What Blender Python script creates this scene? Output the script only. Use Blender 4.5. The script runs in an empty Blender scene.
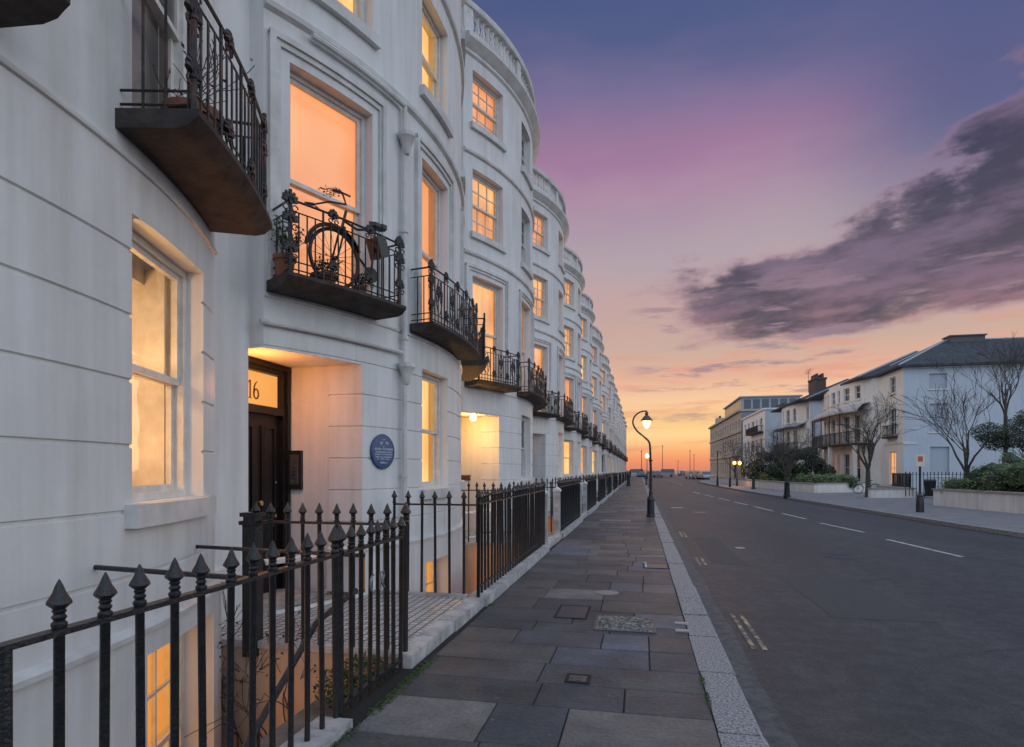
import bpy, math, random
from math import sin, cos, pi, radians, sqrt, asin, atan2
from mathutils import Vector, Matrix
random.seed(7)
SC = bpy.context.scene
COL = SC.collection
R = random.random
def U(a, b): return a + (b - a) * random.random()

# ------------------------------------------------------------------ mesh helpers
class MB:
    def __init__(s): s.v = []; s.f = []; s.c = None; s.key = {}; s.mi = []
    def add(s, vs, fs):
        o = len(s.v); s.v.extend([tuple(p) for p in vs]); s.f.extend([tuple(i + o for i in f) for f in fs])
    def w(s, p):
        k = (round(p[0], 4), round(p[1], 4), round(p[2], 4))
        if k not in s.key: s.key[k] = len(s.v); s.v.append(tuple(p))
        return s.key[k]
    def quad(s, a, b, c, d): s.add([a, b, c, d], [(0, 1, 2, 3)])
    def wquad(s, a, b, c, d):
        f = []
        for p in (a, b, c, d):
            i = s.w(p)
            if i not in f: f.append(i)
        if len(f) > 2: s.f.append(tuple(f))
    def box(s, x0, x1, y0, y1, z0, z1):
        s.hexa([(x0,y0,z0),(x1,y0,z0),(x1,y1,z0),(x0,y1,z0),(x0,y0,z1),(x1,y0,z1),(x1,y1,z1),(x0,y1,z1)])
    def hexa(s, p): s.add(p, [(0,3,2,1),(4,5,6,7),(0,1,5,4),(1,2,6,5),(2,3,7,6),(3,0,4,7)])
    def obox(s, c, ax, ay, az, hx, hy, hz):
        c = Vector(c); ax = Vector(ax)*hx; ay = Vector(ay)*hy; az = Vector(az)*hz
        s.hexa([c-ax-ay-az, c+ax-ay-az, c+ax+ay-az, c-ax+ay-az, c-ax-ay+az, c+ax-ay+az, c+ax+ay+az, c-ax+ay+az])
    def tube(s, pts, r, n=6, closed=False, caps=True):
        pts = [Vector(p) for p in pts]; m = len(pts)
        if not hasattr(r, '__len__'): r = [r]*m
        rings = []; up = Vector((0, 0, 1)); prev = None
        for i, p in enumerate(pts):
            if closed: d = pts[(i+1) % m] - pts[i-1]
            else: d = pts[min(i+1, m-1)] - pts[max(i-1, 0)]
            if d.length < 1e-9: d = Vector((0, 0, 1))
            d.normalize()
            if prev is None:
                a = up if abs(d.z) < .9 else Vector((1, 0, 0))
                x = d.cross(a).normalized()
            else:
                x = prev - d*prev.dot(d)
                x = x.normalized() if x.length > 1e-6 else d.orthogonal().normalized()
            prev = x; y = d.cross(x)
            rings.append([p + (x*cos(2*pi*k/n) + y*sin(2*pi*k/n))*r[i] for k in range(n)])
        o = len(s.v)
        for rg in rings: s.v.extend([tuple(q) for q in rg])
        for i in range(m if closed else m-1):
            a = o+i*n; b = o+((i+1) % m)*n
            for k in range(n): s.f.append((a+k, a+(k+1) % n, b+(k+1) % n, b+k))
        if caps and not closed:
            s.f.append(tuple(o+k for k in range(n))[::-1]); s.f.append(tuple(o+(m-1)*n+k for k in range(n)))
    def lathe(s, c, prof, n=12, axis='z'):
        c = Vector(c); o = len(s.v)
        for r, h in prof:
            for k in range(n):
                a = 2*pi*k/n
                if axis == 'z': q = (r*cos(a), r*sin(a), h)
                elif axis == 'x': q = (h, r*cos(a), r*sin(a))
                else: q = (r*cos(a), h, r*sin(a))
                s.v.append(tuple(c+Vector(q)))
        for i in range(len(prof)-1):
            a = o+i*n; b = a+n
            for k in range(n): s.f.append((a+k, a+(k+1) % n, b+(k+1) % n, b+k))
        s.f.append(tuple(o+k for k in range(n))[::-1]); s.f.append(tuple(o+(len(prof)-1)*n+k for k in range(n)))
    def blob(s, c, rx, ry, rz, ax=(1,0,0), ay=(0,1,0), az=(0,0,1)):
        c = Vector(c); ax = Vector(ax)*rx; ay = Vector(ay)*ry; az = Vector(az)*rz
        v = [c+az]; 
        for e in (.6, -.6):
            for k in range(6):
                a = 2*pi*k/6; v.append(c + (ax*cos(a)+ay*sin(a))*.86 + az*e)
        v.append(c-az)
        f = []
        for k in range(6):
            j = (k+1) % 6
            f += [(0, 1+k, 1+j), (1+k, 7+k, 7+j, 1+j), (13, 7+j, 7+k)]
        s.add(v, f)
    def mesh(s, name, m=None, smooth=30, colors=None):
        me = bpy.data.meshes.new(name); me.from_pydata(s.v, [], s.f)
        if colors:
            at = me.color_attributes.new('Col', 'FLOAT_COLOR', 'CORNER'); i = 0
            for p in me.polygons:
                c = colors[p.index]
                for _ in range(p.loop_total): at.data[i].color = (*c, 1); i += 1
        if m: me.materials.append(m)
        if smooth:
            me.polygons.foreach_set('use_smooth', [True]*len(me.polygons))
            me.set_sharp_from_angle(angle=radians(smooth))
        me.update(); return me
    def build(s, name, m, parent=None, smooth=30, colors=None): return link(s.mesh(name, m, smooth, colors), name, parent)

def link(me, name, parent=None, mat=None):
    o = bpy.data.objects.new(name, me); COL.objects.link(o)
    if parent is not None: o.parent = parent
    if mat is not None:
        o.material_slots[0].link = 'OBJECT'; o.material_slots[0].material = mat
    return o
def tag(o, label=None, cat=None, group=None, kind=None):
    if label: o['label'] = label
    if cat: o['category'] = cat
    if group: o['group'] = group
    if kind: o['kind'] = kind
    return o
def thing(name, label, cat, loc=(0,0,0), rz=0, group=None):
    o = bpy.data.objects.new(name, None); COL.objects.link(o); o.empty_display_size = .1
    o.location = loc; o.rotation_euler = (0, 0, rz)
    return tag(o, label, cat, group)
def struct(name, mb, m, smooth=0, colors=None): return tag(mb.build(name, m, None, smooth, colors), kind='structure')
def copy_tree(o, parent=None):
    c = o.copy(); COL.objects.link(c); c.parent = parent
    for ch in list(o.children): copy_tree(ch, c)
    return c

# ------------------------------------------------------------------ materials
def mat(name, col, rough=.7, metal=0, col2=None, scale=4, detail=6, lo=.35, hi=.65, bump=0, bscale=60, spec=.5, coat=0, stretch=(1,1,1), emit=None, estr=0):
    m = bpy.data.materials.new(name); m.use_nodes = True; nt = m.node_tree; N = nt.nodes; L = nt.links
    b = N['Principled BSDF']; b.inputs['Roughness'].default_value = rough; b.inputs['Metallic'].default_value = metal
    b.inputs['Base Color'].default_value = (*col, 1); b.inputs['Specular IOR Level'].default_value = spec
    if coat: b.inputs['Coat Weight'].default_value = coat
    tc = N.new('ShaderNodeTexCoord'); mp = N.new('ShaderNodeMapping'); mp.inputs['Scale'].default_value = stretch
    L.new(tc.outputs['Object'], mp.inputs['Vector'])
    if col2:
        n = N.new('ShaderNodeTexNoise'); n.inputs['Scale'].default_value = scale; n.inputs['Detail'].default_value = detail
        n.inputs['Roughness'].default_value = .6
        L.new(mp.outputs[0], n.inputs['Vector'])
        r = N.new('ShaderNodeValToRGB'); r.color_ramp.elements[0].position = lo; r.color_ramp.elements[1].position = hi
        r.color_ramp.elements[0].color = (*col, 1); r.color_ramp.elements[1].color = (*col2, 1)
        L.new(n.outputs['Fac'], r.inputs[0]); L.new(r.outputs[0], b.inputs['Base Color'])
    if bump:
        n2 = N.new('ShaderNodeTexNoise'); n2.inputs['Scale'].default_value = bscale; n2.inputs['Detail'].default_value = 5
        L.new(tc.outputs['Object'], n2.inputs['Vector'])
        bp = N.new('ShaderNodeBump'); bp.inputs['Strength'].default_value = bump; bp.inputs['Distance'].default_value = .02
        L.new(n2.outputs['Fac'], bp.inputs['Height']); L.new(bp.outputs[0], b.inputs['Normal'])
    if emit: b.inputs['Emission Color'].default_value = (*emit, 1); b.inputs['Emission Strength'].default_value = estr
    return m

def lit_curtain(name, c1, c2, strength, folds=38):
    m = bpy.data.materials.new(name); m.use_nodes = True; nt = m.node_tree; N = nt.nodes; L = nt.links
    b = N['Principled BSDF']; b.inputs['Base Color'].default_value = (.5, .4, .3, 1); b.inputs['Roughness'].default_value = .9
    tc = N.new('ShaderNodeTexCoord')
    mp = N.new('ShaderNodeMapping'); mp.inputs['Scale'].default_value = (1, 1, .05); L.new(tc.outputs['Object'], mp.inputs[0])
    n = N.new('ShaderNodeTexNoise'); n.inputs['Scale'].default_value = folds/4; n.inputs['Detail'].default_value = 3; L.new(mp.outputs[0], n.inputs[0])
    n2 = N.new('ShaderNodeTexNoise'); n2.inputs['Scale'].default_value = .9; n2.inputs['Detail'].default_value = 1; L.new(tc.outputs['Object'], n2.inputs[0])
    mx = N.new('ShaderNodeMath'); mx.operation = 'MULTIPLY_ADD'; mx.inputs[1].default_value = .45; L.new(n.outputs[0], mx.inputs[0])
    m3 = N.new('ShaderNodeMath'); m3.operation = 'MULTIPLY'; m3.inputs[1].default_value = .75; L.new(n2.outputs[0], m3.inputs[0]); L.new(m3.outputs[0], mx.inputs[2])
    r = N.new('ShaderNodeValToRGB'); r.color_ramp.elements[0].position = .42; r.color_ramp.elements[1].position = .74
    r.color_ramp.elements[0].color = (*c1, 1); r.color_ramp.elements[1].color = (*c2, 1)
    L.new(mx.outputs[0], r.inputs[0]); L.new(r.outputs[0], b.inputs['Emission Color']); b.inputs['Emission Strength'].default_value = strength
    return m

def glass(name='glass', tint=(1,1,1), boost=1.0):
    m = bpy.data.materials.new(name); m.use_nodes = True; nt = m.node_tree; N = nt.nodes; L = nt.links
    N.remove(N['Principled BSDF']); out = N['Material Output']
    t = N.new('ShaderNodeBsdfTransparent'); t.inputs[0].default_value = (*tint, 1)
    g = N.new('ShaderNodeBsdfGlossy'); g.inputs['Roughness'].default_value = .03
    tc = N.new('ShaderNodeTexCoord'); no = N.new('ShaderNodeTexNoise'); no.inputs['Scale'].default_value = 2.5; L.new(tc.outputs['Object'], no.inputs[0])
    bp = N.new('ShaderNodeBump'); bp.inputs['Strength'].default_value = .15; bp.inputs['Distance'].default_value = .02; L.new(no.outputs[0], bp.inputs['Height']); L.new(bp.outputs[0], g.inputs['Normal'])
    fr = N.new('ShaderNodeFresnel'); fr.inputs[0].default_value = 1.5
    mu = N.new('ShaderNodeMath'); mu.operation = 'MULTIPLY'; mu.inputs[1].default_value = boost; mu.use_clamp = True; L.new(fr.outputs[0], mu.inputs[0])
    mx = N.new('ShaderNodeMixShader'); L.new(mu.outputs[0], mx.inputs[0]); L.new(t.outputs[0], mx.inputs[1]); L.new(g.outputs[0], mx.inputs[2]); L.new(mx.outputs[0], out.inputs[0])
    return m

def stucco_mat(name, base, stain):
    m = bpy.data.materials.new(name); m.use_nodes = True; nt = m.node_tree; N = nt.nodes; L = nt.links
    b = N['Principled BSDF']; b.inputs['Roughness'].default_value = .62; b.inputs['Specular IOR Level'].default_value = .3
    tc = N.new('ShaderNodeTexCoord')
    n1 = N.new('ShaderNodeTexNoise'); n1.inputs['Scale'].default_value = .7; n1.inputs['Detail'].default_value = 8; n1.inputs['Roughness'].default_value = .65; L.new(tc.outputs['Object'], n1.inputs[0])
    mp = N.new('ShaderNodeMapping'); mp.inputs['Scale'].default_value = (5, 5, .35); L.new(tc.outputs['Object'], mp.inputs[0])
    n2 = N.new('ShaderNodeTexNoise'); n2.inputs['Scale'].default_value = 1.6; n2.inputs['Detail'].default_value = 6; L.new(mp.outputs[0], n2.inputs[0])
    ad = N.new('ShaderNodeMath'); ad.operation = 'ADD'; L.new(n1.outputs[0], ad.inputs[0]); L.new(n2.outputs[0], ad.inputs[1])
    r = N.new('ShaderNodeValToRGB'); r.color_ramp.elements[0].position = .42; r.color_ramp.elements[1].position = .66
    r.color_ramp.elements[0].color = (*base, 1); r.color_ramp.elements[1].color = (*stain, 1)
    hf = N.new('ShaderNodeMath'); hf.operation = 'MULTIPLY'; hf.inputs[1].default_value = .5; L.new(ad.outputs[0], hf.inputs[0]); L.new(hf.outputs[0], r.inputs[0])
    n3 = N.new('ShaderNodeTexNoise'); n3.inputs['Scale'].default_value = 7; n3.inputs['Detail'].default_value = 10; n3.inputs['Roughness'].default_value = .7; L.new(tc.outputs['Object'], n3.inputs[0])
    r3 = N.new('ShaderNodeValToRGB'); r3.color_ramp.elements[0].position = .66; r3.color_ramp.elements[1].position = .8; r3.color_ramp.elements[0].color = (0,0,0,1); r3.color_ramp.elements[1].color = (.35,.35,.35,1); L.new(n3.outputs[0], r3.inputs[0])
    mx = N.new('ShaderNodeMix'); mx.data_type = 'RGBA'; mx.inputs[7].default_value = (base[0]*.5, base[1]*.46, base[2]*.4, 1)
    L.new(r3.outputs[0], mx.inputs[0]); L.new(r.outputs[0], mx.inputs[6]); L.new(mx.outputs[2], b.inputs['Base Color'])
    n4 = N.new('ShaderNodeTexNoise'); n4.inputs['Scale'].default_value = 9; n4.inputs['Detail'].default_value = 9; L.new(tc.outputs['Object'], n4.inputs[0])
    bp = N.new('ShaderNodeBump'); bp.inputs['Strength'].default_value = .35; bp.inputs['Distance'].default_value = .012; L.new(n4.outputs[0], bp.inputs['Height']); L.new(bp.outputs[0], b.inputs['Normal'])
    return m

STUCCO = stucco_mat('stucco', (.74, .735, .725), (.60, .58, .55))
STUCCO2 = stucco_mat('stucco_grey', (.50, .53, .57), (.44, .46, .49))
TRIM = mat('trim_paint', (.70, .69, .67), .5, col2=(.52, .50, .47), scale=3, bump=.15, bscale=25)
FRAME = mat('window_paint', (.74, .72, .69), .35, col2=(.6, .57, .52), scale=8)
IRON = mat('iron_paint', (.009, .010, .012), .36, col2=(.02, .0195, .02), scale=14, bump=.4, bscale=70)
RUSTIRON = mat('rusty_iron', (.018, .014, .015), .5, col2=(.11, .045, .028), scale=6, lo=.48, hi=.68, bump=.4, bscale=60)
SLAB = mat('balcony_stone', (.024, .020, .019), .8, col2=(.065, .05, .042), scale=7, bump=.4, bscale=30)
GLASS = glass('window_glass', boost=.9)
GLASSB = glass('window_glass_bright', boost=.7)
DARKPANE = mat('dark_pane', (.03, .035, .045), .08, spec=.8)
CUR = [lit_curtain('curtain_amber', (.62, .20, .04), (1.0, .50, .16), 1.0),
       lit_curtain('curtain_peach', (.58, .17, .05), (.95, .38, .14), .95),
       lit_curtain('curtain_yellow', (.85, .38, .08), (1.0, .66, .24), 1.15),
       lit_curtain('curtain_rose', (.60, .22, .12), (.9, .36, .2), .85),
       mat('unlit_blind', (.42, .36, .31), .8, col2=(.3, .26, .24), scale=2)]
CUR.append(lit_curtain('plain_blind', (.78, .27, .095), (.92, .39, .15), 1.0, 3))
CUR.append(lit_curtain('basement_blind', (1.0, .40, .07), (1.0, .52, .14), 1.7, 8))
CUR.append(lit_curtain('fanlight_glow', (.92, .36, .07), (.98, .44, .11), .9, 4)); CUR[7].node_tree.nodes['Principled BSDF'].inputs['Base Color'].default_value = (.05, .03, .02, 1)
CUR.append(lit_curtain('cream_glow', (.98, .60, .26), (1.0, .76, .42), 1.05, 22))
ROOMWALL = mat('room_paint', (.74, .63, .50), .7)
ROOMPEACH = mat('room_peach', (.80, .55, .40), .7)
DOOR = mat('door_paint', (.008, .008, .009), .38, bump=.1, bscale=20, spec=.25)
DOORGREY = mat('door_grey', (.05, .055, .06), .4)
BRASS = mat('brass', (.7, .5, .2), .3, 1)
STEEL = mat('steel', (.5, .5, .5), .3, 1)
TERRA = mat('terracotta', (.30, .115, .06), .75, col2=(.2, .09, .06), scale=12, bump=.2)
SOIL = mat('soil', (.02, .014, .01), .95)
LEAF = mat('leaf', (.035, .065, .018), .6, col2=(.07, .10, .03), scale=1.2)
LEAFD = mat('leaf_dark', (.018, .032, .014), .6, col2=(.04, .05, .02), scale=1.5)
LEAFH = mat('leaf_hedge', (.055, .10, .02), .6, col2=(.12, .165, .04), scale=1.1)
MOSS = mat('moss', (.04, .075, .02), .8, col2=(.07, .1, .03), scale=9)
BARK = mat('bark', (.045, .036, .03), .85, col2=(.09, .075, .06), scale=8, bump=.5, bscale=30)
TWIG = mat('twig', (.05, .035, .025), .8)
KERB = mat('granite', (.13, .13, .14), .7, col2=(.33, .33, .34), scale=55, detail=3, lo=.44, hi=.56, bump=.3, bscale=70)
KERBR = mat('kerb_stone', (.20, .19, .19), .75, col2=(.3, .29, .28), scale=9)
STONEW = mat('plinth_stone', (.25, .245, .24), .75, col2=(.52, .51, .5), scale=5, bump=.5, bscale=14)
SLATE = mat('slate', (.03, .033, .04), .75, spec=.25, col2=(.065, .068, .08), scale=3, bump=.4, bscale=12)
LEAD = mat('lead', (.3, .32, .35), .5)
BLUE = mat('plaque_blue', (.008, .055, .17), .3, coat=.3)
WHITE = mat('white_paint', (.75, .75, .74), .5)
BLACKP = mat('black_plastic', (.015, .015, .016), .4)

def asphalt():
    m = bpy.data.materials.new('asphalt'); m.use_nodes = True; nt = m.node_tree; N = nt.nodes; L = nt.links
    b = N['Principled BSDF']; b.inputs['Roughness'].default_value = .68; b.inputs['Specular IOR Level'].default_value = .45
    tc = N.new('ShaderNodeTexCoord')
    def noise(sc, d, st=(1,1,1)):
        mp = N.new('ShaderNodeMapping'); mp.inputs['Scale'].default_value = st; L.new(tc.outputs['Object'], mp.inputs[0])
        n = N.new('ShaderNodeTexNoise'); n.inputs['Scale'].default_value = sc; n.inputs['Detail'].default_value = d; n.inputs['Roughness'].default_value = .65; L.new(mp.outputs[0], n.inputs[0]); return n
    big = noise(.35, 6, (1, .25, 1)); fine = noise(55, 4); med = noise(5, 5)
    v = N.new('ShaderNodeTexVoronoi'); v.inputs['Scale'].default_value = 75; L.new(tc.outputs['Object'], v.inputs[0])
    r = N.new('ShaderNodeValToRGB'); e = r.color_ramp.elements; e[0].position = .35; e[1].position = .68; e[0].color = (.038, .039, .044, 1); e[1].color = (.058, .058, .063, 1); L.new(big.outputs[0], r.inputs[0])
    r2 = N.new('ShaderNodeValToRGB'); e = r2.color_ramp.elements; e[0].position = .3; e[1].position = .75; e[0].color = (.5, .5, .5, 1); e[1].color = (1.7, 1.65, 1.6, 1); L.new(fine.outputs[0], r2.inputs[0])
    mx = N.new('ShaderNodeMix'); mx.data_type = 'RGBA'; mx.blend_type = 'MULTIPLY'; mx.inputs[0].default_value = .9; L.new(r.outputs[0], mx.inputs[6]); L.new(r2.outputs[0], mx.inputs[7])
    r4 = N.new('ShaderNodeValToRGB'); e = r4.color_ramp.elements; e[0].position = .42; e[1].position = .6; e[0].color = (.8, .8, .8, 1); e[1].color = (1.15, 1.13, 1.12, 1); L.new(med.outputs[0], r4.inputs[0])
    mx2 = N.new('ShaderNodeMix'); mx2.data_type = 'RGBA'; mx2.blend_type = 'MULTIPLY'; mx2.inputs[0].default_value = 1; L.new(mx.outputs[2], mx2.inputs[6]); L.new(r4.outputs[0], mx2.inputs[7])
    L.new(mx2.outputs[2], b.inputs['Base Color'])
    bp = N.new('ShaderNodeBump'); bp.inputs['Strength'].default_value = .7; bp.inputs['Distance'].default_value = .006
    L.new(v.outputs['Distance'], bp.inputs['Height']); L.new(bp.outputs[0], b.inputs['Normal'])
    return m
ASPHALT = asphalt()
GUTTER = mat('gutter_concrete', (.05, .05, .055), .75, col2=(.105, .104, .108), scale=9, detail=10, lo=.36, hi=.66, bump=.6, bscale=40)
def attr_mat(name, rough, nscale=30, amt=.5):
    m = bpy.data.materials.new(name); m.use_nodes = True; nt = m.node_tree; N = nt.nodes; L = nt.links
    b = N['Principled BSDF']; b.inputs['Roughness'].default_value = rough; b.inputs['Specular IOR Level'].default_value = .4
    a = N.new('ShaderNodeAttribute'); a.attribute_name = 'Col'
    tc = N.new('ShaderNodeTexCoord')
    col = a.outputs['Color']
    for sc, lo, hi, f in ((nscale, .5, 1.5, amt), (1.7, .5, 1.5, .9), (130, .4, 1.7, .7)):
        n = N.new('ShaderNodeTexNoise'); n.inputs['Scale'].default_value = sc; n.inputs['Detail'].default_value = 7; n.inputs['Roughness'].default_value = .7; L.new(tc.outputs['Object'], n.inputs[0])
        r = N.new('ShaderNodeValToRGB'); e = r.color_ramp.elements; e[0].position = .3; e[1].position = .7; e[0].color = (lo, lo, lo, 1); e[1].color = (hi, hi, hi, 1); L.new(n.outputs[0], r.inputs[0])
        mx = N.new('ShaderNodeMix'); mx.data_type = 'RGBA'; mx.blend_type = 'MULTIPLY'; mx.inputs[0].default_value = f; L.new(col, mx.inputs[6]); L.new(r.outputs[0], mx.inputs[7]); col = mx.outputs[2]
    vo = N.new('ShaderNodeTexVoronoi'); vo.inputs['Scale'].default_value = 5.5; L.new(tc.outputs['Object'], vo.inputs[0])
    vr = N.new('ShaderNodeValToRGB'); e = vr.color_ramp.elements; e[0].position = .06; e[1].position = .10; e[0].color = (.6, .6, .6, 1); e[1].color = (0, 0, 0, 1); L.new(vo.outputs['Distance'], vr.inputs[0])
    gm = N.new('ShaderNodeMix'); gm.data_type = 'RGBA'; gm.inputs[7].default_value = (.16, .155, .15, 1); L.new(vr.outputs[0], gm.inputs[0]); L.new(col, gm.inputs[6]); col = gm.outputs[2]
    L.new(col, b.inputs['Base Color'])
    n = N.new('ShaderNodeTexNoise'); n.inputs['Scale'].default_value = 28; n.inputs['Detail'].default_value = 8; L.new(tc.outputs['Object'], n.inputs[0])
    bp = N.new('ShaderNodeBump'); bp.inputs['Strength'].default_value = .55; bp.inputs['Distance'].default_value = .012; L.new(n.outputs[0], bp.inputs['Height']); L.new(bp.outputs[0], b.inputs['Normal'])
    return m
PAVE = attr_mat('paving', .62)
PAVEGAP = mat('paving_joint', (.018, .017, .016), .95)
PAVER = mat('paving_right', (.15, .14, .145), .7, col2=(.22, .21, .21), scale=1.3, bump=.2)
def tiles_mat():
    m = bpy.data.materials.new('mosaic_tiles'); m.use_nodes = True; nt = m.node_tree; N = nt.nodes; L = nt.links
    b = N['Principled BSDF']; b.inputs['Roughness'].default_value = .35
    tc = N.new('ShaderNodeTexCoord'); br = N.new('ShaderNodeTexBrick'); L.new(tc.outputs['Object'], br.inputs[0])
    br.offset = 0; br.inputs['Scale'].default_value = 1; br.inputs['Brick Width'].default_value = .085; br.inputs['Row Height'].default_value = .085; br.inputs['Mortar Size'].default_value = .009
    br.inputs['Color1'].default_value = (.62, .60, .57, 1); br.inputs['Color2'].default_value = (.42, .40, .38, 1); br.inputs['Mortar'].default_value = (.03, .028, .026, 1)
    L.new(br.outputs[0], b.inputs['Base Color'])
    bp = N.new('ShaderNodeBump'); bp.inputs['Strength'].default_value = .5; bp.inputs['Distance'].default_value = .005; bp.invert = True; L.new(br.outputs['Fac'], bp.inputs['Height']); L.new(bp.outputs[0], b.inputs['Normal'])
    return m
TILES = tiles_mat()

# ------------------------------------------------------------------ camera: level, shifted up, street axis is +Y
TH = math.atan(128/600)
cam = bpy.data.cameras.new('camera'); co = bpy.data.objects.new('camera', cam); COL.objects.link(co); SC.camera = co
cam.sensor_width = 36; cam.lens = 600/1024*36; cam.shift_y = (470-373.5)/1024; cam.clip_end = 6000; cam.clip_start = .05
co.location = (0, 0, 1.6); co.rotation_euler = (pi/2, 0, TH)

# ------------------------------------------------------------------ world
W = bpy.data.worlds.new('World'); SC.world = W; W.use_nodes = True
def world():
    nt = W.node_tree; N = nt.nodes; L = nt.links; N.clear()
    def val(x):
        return x
    def M(op, a, b=0.0, c=None, clamp=False):
        n = N.new('ShaderNodeMath'); n.operation = op; n.use_clamp = clamp
        for i, q in enumerate((a, b, c)):
            if q is None: continue
            if isinstance(q, (int, float)): n.inputs[i].default_value = q
            else: L.new(q, n.inputs[i])
        return n.outputs[0]
    def SS(x, a, b):
        n = N.new('ShaderNodeMapRange'); n.interpolation_type = 'SMOOTHSTEP'; L.new(x, n.inputs[0]); n.inputs[1].default_value = a; n.inputs[2].default_value = b; return n.outputs[0]
    def MIX(f, a, b):
        n = N.new('ShaderNodeMix'); n.data_type = 'RGBA'
        if isinstance(f, (int, float)): n.inputs[0].default_value = f
        else: L.new(f, n.inputs[0])
        for i, q in ((6, a), (7, b)):
            if isinstance(q, tuple): n.inputs[i].default_value = (*q, 1)
            else: L.new(q, n.inputs[i])
        return n.outputs[2]
    tc = N.new('ShaderNodeTexCoord'); sp = N.new('ShaderNodeSeparateXYZ'); L.new(tc.outputs['Generated'], sp.inputs[0])
    x, y, z = sp.outputs
    az = M('MULTIPLY', M('ARCTAN2', x, y), 57.2958); el = M('MULTIPLY', M('ARCSINE', z), 57.2958)
    def noise(vx, vy, vz, sc, det, rough=.6):
        cb = N.new('ShaderNodeCombineXYZ')
        for i, q in enumerate((vx, vy, vz)):
            if isinstance(q, (int, float)): cb.inputs[i].default_value = q
            else: L.new(q, cb.inputs[i])
        n = N.new('ShaderNodeTexNoise'); n.inputs['Scale'].default_value = sc; n.inputs['Detail'].default_value = det; n.inputs['Roughness'].default_value = rough; L.new(cb.outputs[0], n.inputs[0]); return n.outputs[0]
    wob = noise(M('MULTIPLY', az, .5), M('MULTIPLY', el, 1.6), 0., .055, 4)
    el2 = M('ADD', el, M('MULTIPLY', M('SUBTRACT', wob, .5), M('MULTIPLY', SS(el, 3, 25), 11.0)))
    def hx(h):
        out = []
        for i in (0, 2, 4):
            c = int(h[i:i+2], 16)/255; out.append(c/12.92 if c < .04045 else ((c+.055)/1.055)**2.4)
        return tuple(out)
    r = N.new('ShaderNodeValToRGB'); cr = r.color_ramp
    stops = [(0, 'E08C70'), (.9, 'F2986F'), (1.8, 'FAB57C'), (3.2, 'FED99C'), (4.6, 'FBCB8C'), (6.5, 'FACBA2'), (8.5, 'E6B298'), (11, 'CCAD9F'), (15, 'C6A5A2'), (19, 'B7A4AC'), (23, 'AC97A9'), (27, '96799B'), (31, '7A6F97'), (35.5, '535D8A'), (39, '4A5986'), (50, '485684'), (90, '485684')]
    while len(cr.elements) < len(stops): cr.elements.new(.5)
    for e, (p, c) in zip(cr.elements, stops): e.position = p/90; e.color = (*hx(c), 1)
    L.new(M('DIVIDE', el2, 90), r.inputs[0])
    sky = r.outputs[0]
    # pinker towards the street axis, bluer to the right
    sky = MIX(M('MULTIPLY', SS(az, 10, 26), M('MULTIPLY', SS(el, 14, 27), .85)), sky, hx('4E5A88'))
    sky = MIX(M('MULTIPLY', M('MULTIPLY', SS(M('MULTIPLY', az, -1), -24, -6), M('MULTIPLY', SS(el, 20, 25), M('SUBTRACT', 1.0, SS(el, 26, 33)))), .38), sky, hx('B87FA3'))
    # thin warm bands low down
    bn = noise(M('MULTIPLY', az, .10), M('MULTIPLY', el, .85), 3., 1.0, 5)
    sky = MIX(M('MULTIPLY', M('MULTIPLY', SS(bn, .5, .66), M('SUBTRACT', 1.0, SS(el, 9, 16))), .55), sky, hx('E79482'))
    # the big cloud on the right
    cn = noise(M('MULTIPLY', az, .55), M('MULTIPLY', M('SUBTRACT', el, M('MULTIPLY', az, .10)), 1.5), 16.2, .105, 10, .6)
    cn2 = noise(M('MULTIPLY', az, .5), M('MULTIPLY', M('SUBTRACT', el, M('MULTIPLY', az, .08)), 2.0), 9., .14, 8, .58)
    cu = noise(M('MULTIPLY', az, 1.0), M('MULTIPLY', el, 1.6), 31., .11, 5)
    lower = M('DIVIDE', M('SUBTRACT', el, 11.0), 2.0)
    upper = M('DIVIDE', M('SUBTRACT', M('ADD', M('ADD', M('MULTIPLY', az, .40), 15.6), M('MULTIPLY', M('SUBTRACT', cu, .5), 16.0)), el), 7.5)
    left = M('DIVIDE', M('SUBTRACT', az, 3.5), 9.0)
    env = M('MINIMUM', M('MINIMUM', lower, upper), M('MINIMUM', left, 1.0))
    env = M('MAXIMUM', env, -1.2)
    cf = noise(M('MULTIPLY', az, 1.0), M('MULTIPLY', el, 2.6), 4., .15, 7, .58)
    cn = M('ADD', cn, M('MULTIPLY', M('SUBTRACT', cf, .5), .75))
    dens = M('ADD', M('MULTIPLY', env, .84), M('MULTIPLY', M('SUBTRACT', cn, .5), 2.0))
    cov = SS(dens, -.08, .52)
    cn2 = M('ADD', cn2, M('MULTIPLY', M('SUBTRACT', cf, .5), .6))
    ccol = MIX(SS(cn2, .40, .64), hx('3F3A50'), hx('74617A'))
    ccol = MIX(M('MULTIPLY', M('SUBTRACT', 1.0, SS(el, 10, 16)), M('MULTIPLY', SS(cn2, .42, .6), .55)), ccol, hx('BE7F7F'))
    ccol = MIX(M('SUBTRACT', 1.0, SS(dens, .05, .42)), ccol, hx('A67C90'))
    sky = MIX(M('MULTIPLY', cov, .93), sky, ccol)
    # small streaks
    s2 = noise(M('MULTIPLY', az, .12), M('MULTIPLY', el, .8), 21., .9, 6)
    sc2 = M('MULTIPLY', SS(s2, .54, .64), M('MULTIPLY', SS(az, -2, 2), M('MULTIPLY', SS(el, 3, 6), M('SUBTRACT', 1.0, SS(el, 14, 19)))))
    sky = MIX(M('MULTIPLY', sc2, .8), sky, hx('9C8190'))
    # added fill light: sky brightened out of view behind, overhead and to both sides
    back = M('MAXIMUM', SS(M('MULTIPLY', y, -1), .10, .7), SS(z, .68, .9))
    sky = MIX(back, sky, (.80, 1.02, 1.36))
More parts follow.
